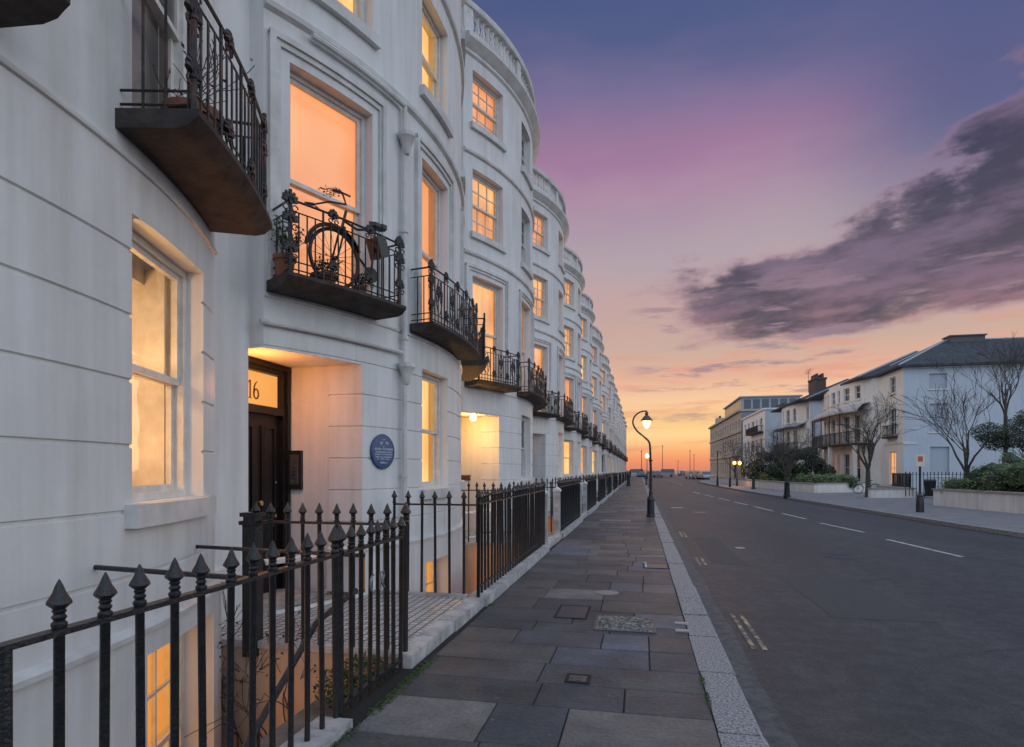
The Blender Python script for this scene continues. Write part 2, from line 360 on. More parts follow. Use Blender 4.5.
    sky = MIX(M('MULTIPLY', SS(x, .62, .88), SS(z, -.02, .08)), sky, (1.22, 1.32, 1.44))
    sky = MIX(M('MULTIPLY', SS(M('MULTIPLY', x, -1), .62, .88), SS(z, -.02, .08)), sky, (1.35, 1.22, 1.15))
    sky = MIX(SS(M('MULTIPLY', z, -1), .0, .02), sky, (.05, .05, .055))
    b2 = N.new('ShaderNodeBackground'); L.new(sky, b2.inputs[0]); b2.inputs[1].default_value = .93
    ns = N.new('ShaderNodeTexSky'); ns.sky_type = 'NISHITA'; ns.sun_disc = False; ns.sun_elevation = radians(-1.5); ns.sun_rotation = radians(6)
    b1 = N.new('ShaderNodeBackground'); L.new(ns.outputs[0], b1.inputs[0]); b1.inputs[1].default_value = .05
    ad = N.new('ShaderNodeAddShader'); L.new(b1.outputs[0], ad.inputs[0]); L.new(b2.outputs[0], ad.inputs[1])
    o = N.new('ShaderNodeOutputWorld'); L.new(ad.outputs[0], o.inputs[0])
world()
sl = bpy.data.lights.new('sun', 'SUN'); sl.energy = .22; sl.angle = radians(14); sl.color = (1, .62, .38)
so = bpy.data.objects.new('sun', sl); COL.objects.link(so)
sd = Vector((sin(radians(6))*cos(radians(4)), cos(radians(6))*cos(radians(4)), sin(radians(4))))
so.rotation_euler = (-sd).to_track_quat('-Z', 'Y').to_euler()
def lamp(p, w, col=(1, .55, .22), r=.06):
    l = bpy.data.lights.new('lamp', 'POINT'); l.energy = w; l.color = col; l.shadow_soft_size = r
    o = bpy.data.objects.new('lamp_light', l); COL.objects.link(o); o.location = p; return o

# ------------------------------------------------------------------ terrace geometry (house local: y=0 is the apex of the bow)
CX, RR = -9.05, 6.2
T0, T1, XL = -3.2, 2.95, -3.9
def plan(t, off=0.):
    if t < T0-1e-6: return (XL+off, t)
    if t > T1+1e-6: return (XL, T1+off)
    c = sqrt(1-(t/RR)**2); return (CX+(RR+off)*c, t*(RR+off)/RR)
def parc(t, off=0.):
    c = sqrt(1-(t/RR)**2); return (CX+(RR+off)*c, t*(RR+off)/RR)
def P3(t, off, z): p = plan(t, off); return (p[0], p[1], z)
def A3(t, off, z): p = parc(t, off); return (p[0], p[1], z)
def steps(a, b, d): n = max(1, int(math.ceil((b-a)/d))); return [a+(b-a)*i/n for i in range(n+1)]
def cbox(mb, t0, t1, z0, z1, o0, o1, d=.2, f=A3):
    ts = steps(t0, t1, d)
    for a, b in zip(ts[:-1], ts[1:]):
        mb.wquad(f(a, o1, z0), f(b, o1, z0), f(b, o1, z1), f(a, o1, z1))
        mb.wquad(f(a, o0, z1), f(a, o1, z1), f(b, o1, z1), f(b, o0, z1))
        mb.wquad(f(a, o1, z0), f(a, o0, z0), f(b, o0, z0), f(b, o1, z0))
        mb.wquad(f(b, o0, z0), f(a, o0, z0), f(a, o0, z1), f(b, o0, z1))
    for t, s in ((t0, 1), (t1, -1)):
        q = [f(t, o0, z0), f(t, o1, z0), f(t, o1, z1), f(t, o0, z1)]
        mb.quad(*(q if s > 0 else q[::-1]))
def sweep(mb, prof, ts, f=P3):
    n = len(prof)
    for a, b in zip(ts[:-1], ts[1:]):
        for k in range(n-1):
            (oa, za), (ob, zb) = prof[k], prof[k+1]
            mb.wquad(f(a, oa, za), f(b, oa, za), f(b, ob, zb), f(a, ob, zb))
    for t in (ts[0], ts[-1]): mb.add([f(t, o, z) for o, z in prof], [tuple(range(n))])
WINT = [(-2.95, -1.88), (-.8, .2), (1.55, 2.6)]
FLOORS = [(1.33, 3.02), (3.60, 5.98), (6.95, 8.38), (9.4, 10.6)]
PORCH = (-3.225, -2.05, .13, 2.87)
GROOVES = [.97, 1.355, 1.74, 2.125, 2.51, 2.895]
ENDT = -4.36
WINT2 = [(-2.55, -1.45), (-.8, .2), (1.55, 2.6)]
def house_wall(WINT=WINT, porch=True):
    holes = [(PORCH[0], PORCH[1], PORCH[2], PORCH[3], 0, 0)] if porch else []
    dep = .24
    for fi, (z0, z1) in enumerate(FLOORS):
        for k, (a, b) in enumerate(WINT):
            if fi == 0 and k == 0 and porch: continue
            holes.append((a, b, z0 if k != 2 or fi else 1.40, z1 if k != 2 or fi else 3.12, dep if fi else .27, 1))
    holes.append((1.62, 2.7, -1.3, .48, .3, 1)); holes.append((-.8, .2, -1.3, .3, .3, 1))
    ts = set([ENDT, T0-.001, T0, T1, T1+.001]); zs = {}
    for h in holes: ts.add(h[0]); ts.add(h[1]); zs[h[2]] = 0; zs[h[3]] = 0
    ts = sorted(ts); tt = []
    for a, b in zip(ts[:-1], ts[1:]): tt += steps(a, b, .16)[:-1]
    tt.append(ts[-1])
    base = {-2.4: .05, .60: .05, .64: .05, .67: 0, 3.3: 0, 12.15-.8: 0, 11.3: 0}
    for g in GROOVES: base[g-.014] = 0; base[g-.007] = -.016; base[g+.007] = -.016; base[g+.014] = 0
    for z in zs:
        if z not in base: base[z] = .05 if z < .64 else 0
    zz = sorted(base); mb = MB()
    def off(t, z):
        if t < T0-.0005 or t > T1+.0005: return base[z] if z <= .66 else 0
        return base[z]
    for i in range(len(tt)-1):
        a, b = tt[i], tt[i+1]; tm = (a+b)/2
        for j in range(len(zz)-1):
            c, d = zz[j], zz[j+1]; zm = (c+d)/2
            if any(h[0] < tm < h[1] and h[2] < zm < h[3] for h in holes): continue
            mb.wquad(P3(a, off(a, c), c), P3(b, off(b, c), c), P3(b, off(b, d), d), P3(a, off(a, d), d))
    for (a, b, z0, z1, dp, rv) in holes:
        if not rv: continue
        for z, s in ((z0, 1), (z1, -1)):
            st = [t for t in tt if a-1e-6 <= t <= b+1e-6]; o = base[z]
            for p, q in zip(st[:-1], st[1:]):
                v = [P3(p, o, z), P3(q, o, z), P3(q, -dp, z), P3(p, -dp, z)]
                mb.quad(*(v if s > 0 else v[::-1]))
        lv = [z for z in zz if z0-1e-6 <= z <= z1+1e-6]
        for t, s in ((a, 1), (b, -1)):
            for c, d in zip(lv[:-1], lv[1:]):
                v = [P3(t, base[c], c), P3(t, base[d], d), P3(t, -dp+min(0, base[d]), d), P3(t, -dp+min(0, base[c]), c)]
                mb.quad(*(v if s > 0 else v[::-1]))
    if porch: porch_mesh(mb, tt, zz, base)
    close_mesh(mb, tt)
    return mb.mesh('wall', STUCCO, 25)
def porch_mesh(mb, tt, zz, base):
    # porch recess: ceiling, side walls (outer half rusticated), step
    a, b, z0, z1 = PORCH; XD = -4.22
    st = [t for t in tt if a-1e-6 <= t <= b+1e-6]
    for p, q in zip(st[:-1], st[1:]):
        pp, qq = P3(p, 0, z1), P3(q, 0, z1); mb.quad((XD-.1, q, z1), qq, pp, (XD-.1, p, z1))
    xs = plan(b)[0]; lv = [z for z in zz if z0-1e-6 <= z <= z1+1e-6]
    yb = P3(b, 0, 1)[1]; xm = xs-.44
    for c, d in zip(lv[:-1], lv[1:]):
        mb.quad((xm, yb+base[c]*-1, c), (xs, yb+base[c]*-1, c), (xs, yb+base[d]*-1, d), (xm, yb+base[d]*-1, d))
    mb.quad((XD-.1, yb+.012, z0-.2), (xm, yb+.012, z0-.2), (xm, yb+.012, z1), (XD-.1, yb+.012, z1))
    mb.quad((xm, yb, z0), (xm, yb+.012, z0), (xm, yb+.012, z1), (xm, yb, z1))
    ya = a; mb.quad((XL, ya, z0-.2), (XD-.1, ya, z0-.2), (XD-.1, ya, z1), (XL, ya, z1))
    mb.quad((XD-.1, ya, z0-.2), (XD-.1, yb+.02, z0-.2), (XD-.1, yb+.02, z1), (XD-.1, ya, z1))
def close_mesh(mb, tt):
    # back and roof closure so that the house has a body
    mb.quad((-12, ENDT+.13, 11.2), (-3.7, ENDT+.13, 11.2), (-3.7, T1, 11.2), (-12, T1, 11.2))
    tp = [t for t in tt if t >= T0]
    for p, q in zip(tp[:-1], tp[1:]):
        if q <= T1+1e-4: mb.quad((-3.95, p, 11.2), P3(p, 0, 11.2), P3(q, 0, 11.2), (-3.95, q, 11.2))
    mb.quad((-12, ENDT+.13, -2.4), (-12, T1, -2.4), (-12, T1, 11.2), (-12, ENDT+.13, 11.2))
    mb.quad((-12, T1, -2.4), (XL, T1, -2.4), (XL, T1, 11.2), (-12, T1, 11.2))
TA = steps(ENDT, T0-.001, .4)+steps(T0, T1, .14)+[T1+.001]
TB = steps(T0, T1, .14)
def string_mesh():
    mb = MB()
    sweep(mb, [(0, 3.40), (.018, 3.405), (.022, 3.42), (.018, 3.435), (.0, 3.44)], TB)
    sweep(mb, [(0, 6.40), (.05, 6.43), (.06, 6.48), (.0, 6.52)], TB)
    sweep(mb, [(0, 8.66), (.05, 8.69), (.06, 8.74), (.0, 8.78)], TB)
    sweep(mb, [(.05, .615), (.065, .62), (.065, .65), (.0, .675)], TB)
    return mb.mesh('string_course', TRIM, 40)
def cornice_mesh():
    mb = MB()
    sweep(mb, [(0, 10.86), (.05, 10.90), (.05, 10.96), (.10, 11.0), (.18, 11.10), (.21, 11.13), (.21, 11.22), (.16, 11.26), (.05, 11.30), (.05, 11.42), (-.22, 11.42)], TA)
    sweep(mb, [(-.2, 11.0), (-.2, 11.42)], TA)
    return mb.mesh('cornice', TRIM, 40)
def balustrade_mesh():
    mb = MB(); z = 11.42
    prof = [(.05, 0), (.05, .04), (.03, .06), (.058, .16), (.05, .25), (.026, .36), (.04, .42), (.05, .44), (.05, .5)]
    n = 36
    for i in range(n):
        t = T0+.12+(T1-T0-.24)*i/(n-1)
        if i % 12 == 0 or i == n-1:
            cbox(mb, t-.12, t+.12, z, z+.5, -.17, .03, f=P3); continue
        p = plan(t, -.07); mb.lathe((p[0], p[1], z), prof, 6)
    sweep(mb, [(-.2, 11.92), (.06, 11.92), (.08, 11.96), (.08, 12.04), (.0, 12.1), (-.22, 12.08), (-.2, 11.92)], TA)
    cbox(mb, ENDT, T0-.01, z, z+.5, -.17, .0, f=P3)
    return mb.mesh('balustrade', TRIM, 35)

def window_parts(t0, t1, z0, z1, dep, style, curdep, sill=True):
    """frame / glass / curtain / sill meshes of one sash window in the curved wall"""
    p0 = Vector(P3(t0, -dep, 0)); p1 = Vector(P3(t1, -dep, 0)); ax = (p1-p0); Wd = ax.length; ax.normalize(); nz = Vector((ax.y, -ax.x, 0))
    if nz.x < 0: nz = -nz
    up = Vector((0, 0, 1)); H = z1-z0
    def pt(u, n, z): return p0+ax*u+nz*n+up*z
    fr = MB()
    def bar(u0, u1, za, zb, n0, n1):
        fr.obox(pt((u0+u1)/2, (n0+n1)/2, (za+zb)/2), ax, nz, up, (u1-u0)/2, (n1-n0)/2, (zb-za)/2)
    bar(-.03, .05, z0, z1, -.07, .05); bar(Wd-.05, Wd+.03, z0, z1, -.07, .05); bar(.05, Wd-.05, z1-.05, z1+.03, -.07, .05); bar(.05, Wd-.05, z0-.03, z0+.05, -.07, .06)
    zm = z0+H*.5
    # lower sash behind, upper sash in front
    for (za, zb, n0, n1) in ((z0+.05, zm+.02, -.06, -.02), (zm-.02, z1-.05, -.018, .022)):
        bar(.05, .095, za, zb, n0, n1); bar(Wd-.095, Wd-.05, za, zb, n0, n1)
        bar(.095, Wd-.095, za, za+.045, n0, n1); bar(.095, Wd-.095, zb-.045, zb, n0, n1)
        if style:
            nc, nr = style
            for i in range(1, nc):
                u = .095+(Wd-.19)*i/nc; bar(u-.011, u+.011, za+.045, zb-.045, n0+.006, n1-.006)
            for j in range(1, nr):
                z = za+.045+(zb-za-.09)*j/nr; bar(.095, Wd-.095, z-.011, z+.011, n0+.008, n1-.008)
    g = MB()
    g.quad(pt(.06, -.04, z0+.06), pt(Wd-.06, -.04, z0+.06), pt(Wd-.06, -.04, zm), pt(.06, -.04, zm))
    g.quad(pt(.06, .002, zm), pt(Wd-.06, .002, zm), pt(Wd-.06, .002, z1-.06), pt(.06, .002, z1-.06))
    c = MB(); e = .12; k = -curdep
    c.quad(pt(-e, k, z0-e), pt(Wd+e, k, z0-e), pt(Wd+e, k, z1+e), pt(-e, k, z1+e))
    s = MB()
    for (A, B) in (((-e, z0-e), (-e, z1+e)), ((-e, z1+e), (Wd+e, z1+e)), ((Wd+e, z1+e), (Wd+e, z0-e)), ((Wd+e, z0-e), (-e, z0-e))):
        s.quad(pt(A[0], -.08, A[1]), pt(B[0], -.08, B[1]), pt(B[0], k+.003, B[1]), pt(A[0], k+.003, A[1]))
    sl_ = None
    if sill:
        m = MB(); cbox(m, t0-.07, t1+.07, z0-.14, z0-.003, -dep+.06, .075); sl_ = m.mesh('sill', TRIM, 35)
    return fr.mesh('window', FRAME, 0), g.mesh('glass', GLASS, 0), c.mesh('curtain', CUR[0], 0), s.mesh('reveal_lining', ROOMWALL, 0), sl_

def surround_mesh(t0, t1, z0, z1):
    mb = MB(); a, b = t0-.19, t1+.17
    a = max(a, T0+.02)
    for (w, o) in ((0, .03), (.045, .055)):
        cbox(mb, a+ (0 if w == 0 else -.02), t0-.10+(.0 if w == 0 else -.05), z0, z1+.2, 0, o); cbox(mb, t1+(.10 if w == 0 else .13), b+(0 if w == 0 else .02), z0, z1+.2, 0, o)
        cbox(mb, a+(.0 if w == 0 else -.02), b+(.0 if w == 0 else .02), z1+(.1 if w == 0 else .16), z1+(.2 if w == 0 else .222), 0, o-.001 if w == 0 else o)
    return mb.mesh('window_surround', TRIM, 35)

def palmette(mb, c, tx, s, n=Vector((1, 0, 0))):
    """cast-iron honeysuckle ornament lying in the plane of tx and z"""
    c = Vector(c); tx = Vector(tx).normalized(); up = Vector((0, 0, 1)); nn = tx.cross(up)
    for k in range(-3, 4):
        a = k*.42; d = up*cos(a)+tx*sin(a); L_ = s*(.55-.05*abs(k))
        mb.blob(c+d*L_*.62, L_*.44, .022, s*.09, d, nn, d.cross(nn))
    for sg in (-1, 1):
        ctr = c+tx*sg*s*.2-up*s*.22; mb.tube([ctr+(tx*cos(q)+up*sin(q))*s*.15*(1-.04*i) for i, q in enumerate([j*.7 for j in range(9)])], .008, 4)
    mb.blob(c, s*.12, .03, s*.12, tx, nn, up)

def balcony(f0, f1, zs, hgt, m=IRON, kind=0, RO=6.64):
    """f0,f1 angles (deg) on the bow; returns slab mesh, railing mesh"""
    a0, a1 = radians(f0), radians(f1)
    def q(a, r, z): return (CX+r*cos(a), r*sin(a), z)
    s = MB(); n = 10; aa = [a0+(a1-a0)*i/n for i in range(n+1)]
    prof = [(RR-.05, zs), (RO-.10, zs), (RO-.03, zs+.02), (RO, zs+.05), (RO+.03, zs+.075), (RO+.03, zs+.11), (RR-.05, zs+.11)]
    ex = .03/RO
    def ang(i): return aa[i]
    for i in range(n):
        for (r0, z0), (r1, z1) in zip(prof, prof[1:]+prof[:1]):
            s.wquad(q(aa[i], r0, z0), q(aa[i+1], r0, z0), q(aa[i+1], r1, z1), q(aa[i], r1, z1))
    for a in (a0, a1): s.add([q(a, r, z) for r, z in prof], [tuple(range(len(prof)))])
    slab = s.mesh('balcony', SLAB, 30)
    r = MB(); zt = zs+.11; Rr = RO-.03; b0, b1 = a0+.008, a1-.008
    arc = [b0+(b1-b0)*i/14 for i in range(15)]
    def side(a, z): return [q(a, RR, z), q(a, Rr, z)]
    for z, w in ((zt+hgt, .013), (zt+hgt-.11, .008), (zt+.13, .008), (zt+.05, .008)):
        r.tube([q(a, Rr, z) for a in arc], w, 5); r.tube(side(b0, z), w, 5); r.tube(side(b1, z), w, 5)
    L_ = (b1-b0)*Rr; nb = max(6, int(L_/.092))
    for i in range(nb+1):
        a = b0+(b1-b0)*i/nb
        r.tube([q(a, Rr, zt), q(a, Rr, zt+hgt-(.0 if i % 4 == 0 else .11))], .0085 if i % 4 else .012, 5)
    for a in (b0, b1):
        for k in (1, 2, 3): r.tube([q(a, RR+(Rr-RR)*k/3.2, zt), q(a, RR+(Rr-RR)*k/3.2, zt+hgt-.11)], .0085, 5)
    npal = max(2, int(L_/.42))
    for i in range(npal+1):
        a = b0+(b1-b0)*i/npal; tx = (-sin(a), cos(a), 0); big = i in (0, npal)
        rr = Rr+.004
        palmette(r, q(a, rr, zt+hgt-.03), tx, .24 if big else .18)
        if big:
            palmette(r, q(a, rr, zt+.22), tx, .22); r.tube([q(a, rr, zt), q(a, rr, zt+hgt+.1)], .018, 6)
            palmette(r, q(a, rr, zt+hgt-.22), tx, .24)
        else: palmette(r, q(a, rr, zt+.16), tx, .19)
        if i < npal:
            am = a+(b1-b0)/npal/2; c = Vector(q(am, Rr, zt+hgt*.52)); txm = Vector((-sin(am), cos(am), 0))
            if kind == 0:
                palmette(r, q(am, Rr+.004, zt+hgt*.55), txm, .25)
                for sg in (-1, 1):
                    r.tube([c+txm*sg*(.02+.07*sin(w*pi))+Vector((0, 0, 1))*(w-.5)*hgt*.62 for w in [j/8 for j in range(9)]], .008, 4)
    return slab, r.mesh('railing', m, 30)

def pipe(mb, pts, r=.04, n=8): mb.tube(pts, r, n)

def door_meshes():
    a, b, z0, z1 = PORCH; X = -4.22; y0, y1 = a, b+.0; zt = 2.30
    fr = MB()
    fr.box(X-.06, X+.06, y0+.003, y0+.15, z0, z1-.002); fr.box(X-.06, X+.06, y1-.15, y1+.01, z0, z1-.002)
    fr.box(X-.06, X+.055, y0+.15, y1-.15, z1-.14, z1-.003); fr.box(X-.06, X+.07, y0+.15, y1-.15, zt-.05, zt+.04)
    for yy in (y0+.04, y1-.09): fr.box(X+.06, X+.085, yy, yy+.04, z0, z1-.03)
    fr.box(X+.055, X+.085, y0+.08, y1-.09, z1-.075, z1-.04)
    d = MB(); ya, yb = y0+.15, y1-.15; d.box(X-.03, X+.0, ya, yb, z0+.01, zt-.05)
    w = (yb-ya)
    for k in range(2):
        p0 = ya+.09+k*(w/2-.015); p1 = p0+w/2-.165
        for (za, zb) in ((.32, .95), (1.08, 2.12)):
            for (q0, q1, r0, r1) in ((p0, p1, za, za+.03), (p0, p1, zb-.03, zb), (p0, p0+.03, za+.03, zb-.03), (p1-.03, p1, za+.03, zb-.03)):
                d.box(X-.001, X+.022, q0, q1, r0, r1)
            d.box(X-.002, X+.008, p0+.06, p1-.06, za+.06, zb-.06)
    h = MB(); h.lathe((X+.0, (ya+yb)/2, 1.22), [(.02, 0), (.02, .03), (.035, .05), (.03, .075), (.01, .08)], 10, 'x')
    h.lathe((X+.0, yb-.09, 1.05), [(.022, 0), (.022, .02), (.005, .025)], 8, 'x'); h.lathe((X, yb-.09, 1.45), [(.02, 0), (.02, .02), (.005, .025)], 8, 'x')
    f = MB(); f.quad((X-.02, ya, zt+.04), (X-.02, yb, zt+.04), (X-.02, yb, z1-.14), (X-.02, ya, z1-.14))
    return fr.mesh('door_frame', DOOR, 0), d.mesh('front_door', DOOR, 0), h.mesh('handle', BRASS), f.mesh('fanlight', CUR[0], 0)

WALL_ME = house_wall(); WALL2_ME = house_wall(WINT2, False)
def flat_door():
    f = MB(); X = XL; y0, y1 = -4.02, -3.32
    f.box(X, X+.09, y0, y0+.1, .1, 2.75); f.box(X, X+.09, y1-.1, y1, .1, 2.75); f.box(X, X+.1, y0+.1, y1-.1, 2.65, 2.75); f.box(X, X+.08, y0+.1, y1-.1, 2.2, 2.28)
    d = MB(); d.box(X, X+.04, y0+.1, y1-.1, .1, 2.2)
    for za, zb in ((.3, .95), (1.1, 2.05)): d.box(X+.04, X+.055, y0+.17, y1-.17, za, zb)
    g = MB(); g.box(X, X+.03, y0+.1, y1-.1, 2.28, 2.65)
    h = MB(); h.lathe((X+.05, y1-.2, 1.1), [(.03, 0), (.03, .05)], 8, 'x')
    return f.mesh('door_frame', TRIM, 0), d.mesh('front_door', DOOR, 0), h.mesh('handle', BRASS), g.mesh('fanlight', CUR[0], 0)
FDOOR = flat_door()
STR_ME = string_mesh(); COR_ME = cornice_mesh(); BAL_ME = balustrade_mesh(); DOOR_ME = door_meshes()
HOUSES = [(1.45, .11, 3.535)]+[(8.75+7.2*k, -.08, 3.46) for k in range(5)]+[(46.9+10.8*k, -.08, 3.46) for k in range(9)]
HS = lambda n: 1.5 if n > 5 else 1.0   # the houses towards the sea have wider bows
cache = {}
def cached(key, fn):
    if key not in cache: cache[key] = fn()
    return cache[key]
ordn = ['nearest', 'second', 'third', 'fourth', 'fifth', 'sixth', 'seventh', 'eighth', 'ninth', 'tenth', 'eleventh', 'twelfth', 'thirteenth', 'fourteenth', 'fifteenth', 'sixteenth', 'seventeenth', 'eighteenth', 'nineteenth']
special = {0: 'white stucco bow-fronted house at the left edge, nearest the camera, its rusty balcony overhead',
           1: 'white stucco bow-fronted house numbered 16 with black door, blue plaque and bicycle on its balcony',
           2: 'white bow-fronted house with the glowing yellow porch and its balustrade cut out against the sky',
           3: 'white bow-fronted house just beyond the one with the glowing yellow porch'}
rnd = random.Random(3)
for n, (D0, dx, zb) in enumerate(HOUSES):
    h = thing('terraced_house', special.get(n, 'white bow-fronted house, %s one along the left terrace counting from the camera' % ordn[n]), 'house', (dx, D0, 0), 0, 'bow-fronted houses of the left terrace')
    h.scale = (1, HS(n), 1)
    W_ = WINT if n < 4 else WINT2; DM_ = DOOR_ME if n < 4 else FDOOR
    link(WALL_ME if n < 4 else WALL2_ME, 'wall', h); link(STR_ME, 'string_course', h); link(COR_ME, 'cornice', h); link(BAL_ME, 'balustrade', h)
    if n: # door and frame
        link(DM_[0], 'door_frame', h); d = link(DM_[1], 'front_door', h, DOOR if n % 3 != 2 else DOORGREY); link(DM_[2], 'handle', d)
        link(DM_[3], 'fanlight', h, CUR[7] if n < 3 or n % 2 else DARKPANE)
    for fi, (z0, z1) in enumerate(FLOORS):
        for k, (a, b) in enumerate(W_):
            if fi == 0 and k == 0 and n < 4: continue
            if n > 7 and k == 2: continue
            zz0, zz1 = (1.40, 3.12) if (fi == 0 and k == 2) else (z0, z1)
            if n == 0 and fi == 1 and k == 2: zz0 = 3.78
            big = n < 2
            style = None if (fi < 2 or big) else ((3, 2) if fi == 2 else (3, 2))
            dep = .17
            deep = {(0, 0, 2): .95}.get((n, fi, k), .12 if n > 1 else .2)
            fr, g, c, s, sl_ = cached((fi, k, style, deep, zz0, a), lambda: window_parts(a, b, zz0, zz1, dep, style, deep, fi != 1))
            w = link(fr, 'window', h)
            link(g, 'glass', w, GLASSB if deep > .9 else GLASS)
            if deep > .9:
                rm = ROOMWALL
                link(c, 'curtain', w, CUR[8]); link(s, 'room_sides', w, rm)
            else:
                ci = rnd.choice([0, 0, 1, 2, 3, 0, 1, 4]) if n > 1 else 0
                if (n, fi, k) == (1, 0, 1): ci = 2
                if n == 1 and fi in (1, 2): ci = 5 if fi == 1 else 2
                if n == 0 and fi == 1: ci = 4
                if n == 2: ci = {(1, 0): 0, (2, 0): 0, (3, 0): 1, (1, 1): 0, (2, 1): 4, (3, 1): 4}.get((fi, k), 4 if fi == 0 else 0)
                if 3 <= n <= 9: ci = {0: (2, 2, 0, 2, 4, 2, 2), 1: (0, 1, 0, 1, 2, 0, 0), 2: (0, 0, 2, 0, 0, 4, 2), 3: (1, 0, 0, 3, 0, 1, 4)}[fi][n-3] if k < 2 else 4
                link(c, 'curtain', w, CUR[ci]); link(s, 'lining', w)
            if sl_: link(sl_, 'sill', w)
            if fi == 1 and n: link(cached(('sur', k, a), lambda: surround_mesh(a, b, z0-.02 if n else 3.7, z1)), 'window_surround', h)
    # basement windows
    for (a, b, z0, z1) in ((1.62, 2.7, -1.3, .48), (-.8, .2, -1.3, .3)):
        if n > 2 or (n == 0 and a < 0): continue
        fr, g, c, s, _ = cached(('bas', a), lambda: window_parts(a, b, z0, z1, .22, (3, 2), .3, False))
        w = link(fr, 'window', h); link(g, 'glass', w); link(c, 'curtain', w, CUR[6]); link(s, 'lining', w)
    for k, (f0, f1) in enumerate(((-30.8, -17), (-10.6, 9.5), (14.0, 31.0)) if n else ((-33, -17), (-14, 6.0), (13.0, 26.9))):
        if n == 0 and k == 0: continue
        hg = .74 if n else .78
        sm, rm = cached(('bal', k, zb, f0, n < 2), lambda: balcony(f0, f1, zb, hg, RUSTIRON if n == 0 else IRON, 1 if (n < 2 and k != 1) else 0, 6.64 if k != 1 else 6.54))
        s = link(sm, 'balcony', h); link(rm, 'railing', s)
    if n == 0:
        pass
    # downpipes
    if n == 1:
        mb = MB(); t = -1.35
        mb.tube([A3(t, .07, .1), A3(t, .07, 6.36)], .035, 8); hd = [(.035, 0), (.05, .03), (.06, .1), (.1, .2), (.115, .22), (.115, .27)]
        for z in (2.72, 5.72): p = A3(t, .1, z); mb.lathe(p, hd, 10)
        for z in (1.5, 3.3, 4.7): mb.lathe(A3(t, .07, z), [(.048, 0), (.048, .05)], 8)
        mb.tube([A3(x, .07, 6.36) for x in steps(-2.75, t, .15)], .035, 8)
        mb.tube([A3(x, .05, 3.13) for x in steps(-3.25, t, .12)]+[A3(t, .06, 2.95)], .028, 8)
        mb.build('downpipe', TRIM, h)
    elif n > 1:
        def dp():
            mb = MB(); mb.tube([(XL+.09, -3.9, .1), (XL+.09, -3.9, 10.8)], .05, 8); mb.lathe((XL+.12, -3.9, 8.3), [(.05, 0), (.06, .05), (.12, .2), (.12, .27)], 8)
            return mb.mesh('downpipe', TRIM)
        link(cached('dp', dp), 'downpipe', h)
    if n in (1, 2):
        mb = MB(); py = -3.12 if n == 1 else -2.9; px = -4.06 if n == 1 else -3.6
        f_ = .5 if n == 1 else 1; mb.lathe((px-(.06 if n == 1 else 0), py-(.04 if n == 1 else 0), 2.78), [(.02*f_, -.07), (.07*f_, -.05), (.085*f_, 0), (.06*f_, .05), (.06*f_, .089)], 10)
        o = mb.build('porch_lamp', mat('lamp_glow', (1, .8, .5), emit=(1, .6, .22), estr=4), h)
        lamp((px+dx+(.12 if n == 1 else 0), D0+py+(.1 if n == 1 else 0), 2.50), 24 if n == 1 else (54 if n == 2 else 22), (1, .33, .07) if n != 2 else (1, .50, .11), .05)
# rooms
lamp((-3.58, 2.96, 2.6), 17, (1, .56, .22), .05); lamp((-3.62, 2.98, 1.8), 13, (1, .50, .18), .05)
hA = bpy.data.objects['terraced_house']; wA = [o for o in hA.children if o.name.startswith('window') and any(c.name.startswith('room_sides') for c in o.children)][0]
ph = asin(2.08/RR); nV = Vector((cos(ph), sin(ph), 0)); aV = Vector((-sin(ph), cos(ph), 0)); cV = Vector(P3(2.08, -.17, 0))
for k, (u_, d_, hw, hd, z0_, z1_) in enumerate(((.47, .22, .025, .13, 1.36, 3.1), (.40, .40, .09, .02, 1.36, 3.1), (.0, .30, .62, .07, 2.98, 3.2))):
    m = MB(); m.obox(cV+aV*u_-nV*d_+Vector((0, 0, (z0_+z1_)/2)), aV, nV, (0, 0, 1), hw, hd, (z1_-z0_)/2)
    m.build(('shutter', 'shutter', 'pelmet')[k], FRAME, wA, 0)

# ------------------------------------------------------------------ number 16 on the fanlight (a part of house 16)
house16 = [o for o in COL.objects if o.name == 'terraced_house.001'][0]
def text(body, size, loc, rot, m, name, parent=None, ext=.002, align='CENTER'):
    c = bpy.data.curves.new(name, 'FONT'); c.body = body; c.size = size; c.align_x = align; c.align_y = 'CENTER'; c.extrude = ext
    c.materials.append(m); o = bpy.data.objects.new(name, c); COL.objects.link(o); o.location = loc; o.rotation_euler = rot
    if parent: o.parent = parent
    return o
fan = [o for o in house16.children if o.name.startswith('fanlight')][0]
def numeral():
    m = MB(); X = -4.233
    def P(y, z): return Vector((X, y, z))
    y0 = -2.67; zc = 2.52
    def ribbon(pts, ws):
        for (a, b, w0, w1) in zip(pts[:-1], pts[1:], ws[:-1], ws[1:]):
            a = Vector(a); b = Vector(b); d = (b-a).normalized(); nn = Vector((-d.y, d.x))
            q = [a+nn*w0, b+nn*w1, b-nn*w1, a-nn*w0]
            m.hexa([(X, y0+p.x, zc+p.y) for p in q]+[(X+.004, y0+p.x, zc+p.y) for p in q])
    ribbon([(-.062, -.1), (-.062, .1)], [.011, .011]); ribbon([(-.092, .072), (-.062, .1)], [.005, .008]); ribbon([(-.094, -.1), (-.03, -.1)], [.004, .004])
    c = [(.045+.043*cos(a), -.045+.055*sin(a)) for a in [j*pi/8 for j in range(17)]]; ribbon(c, [.007+.006*abs(cos(j*pi/8)) for j in range(17)])
    ribbon([(.004, -.04), (.008, .02), (.03, .07), (.066, .1)], [.012, .011, .008, .003])
    return m
mn = numeral(); mn.build('house_number', mat('number_paint', (.05, .018, .01), .6), fan, 0)

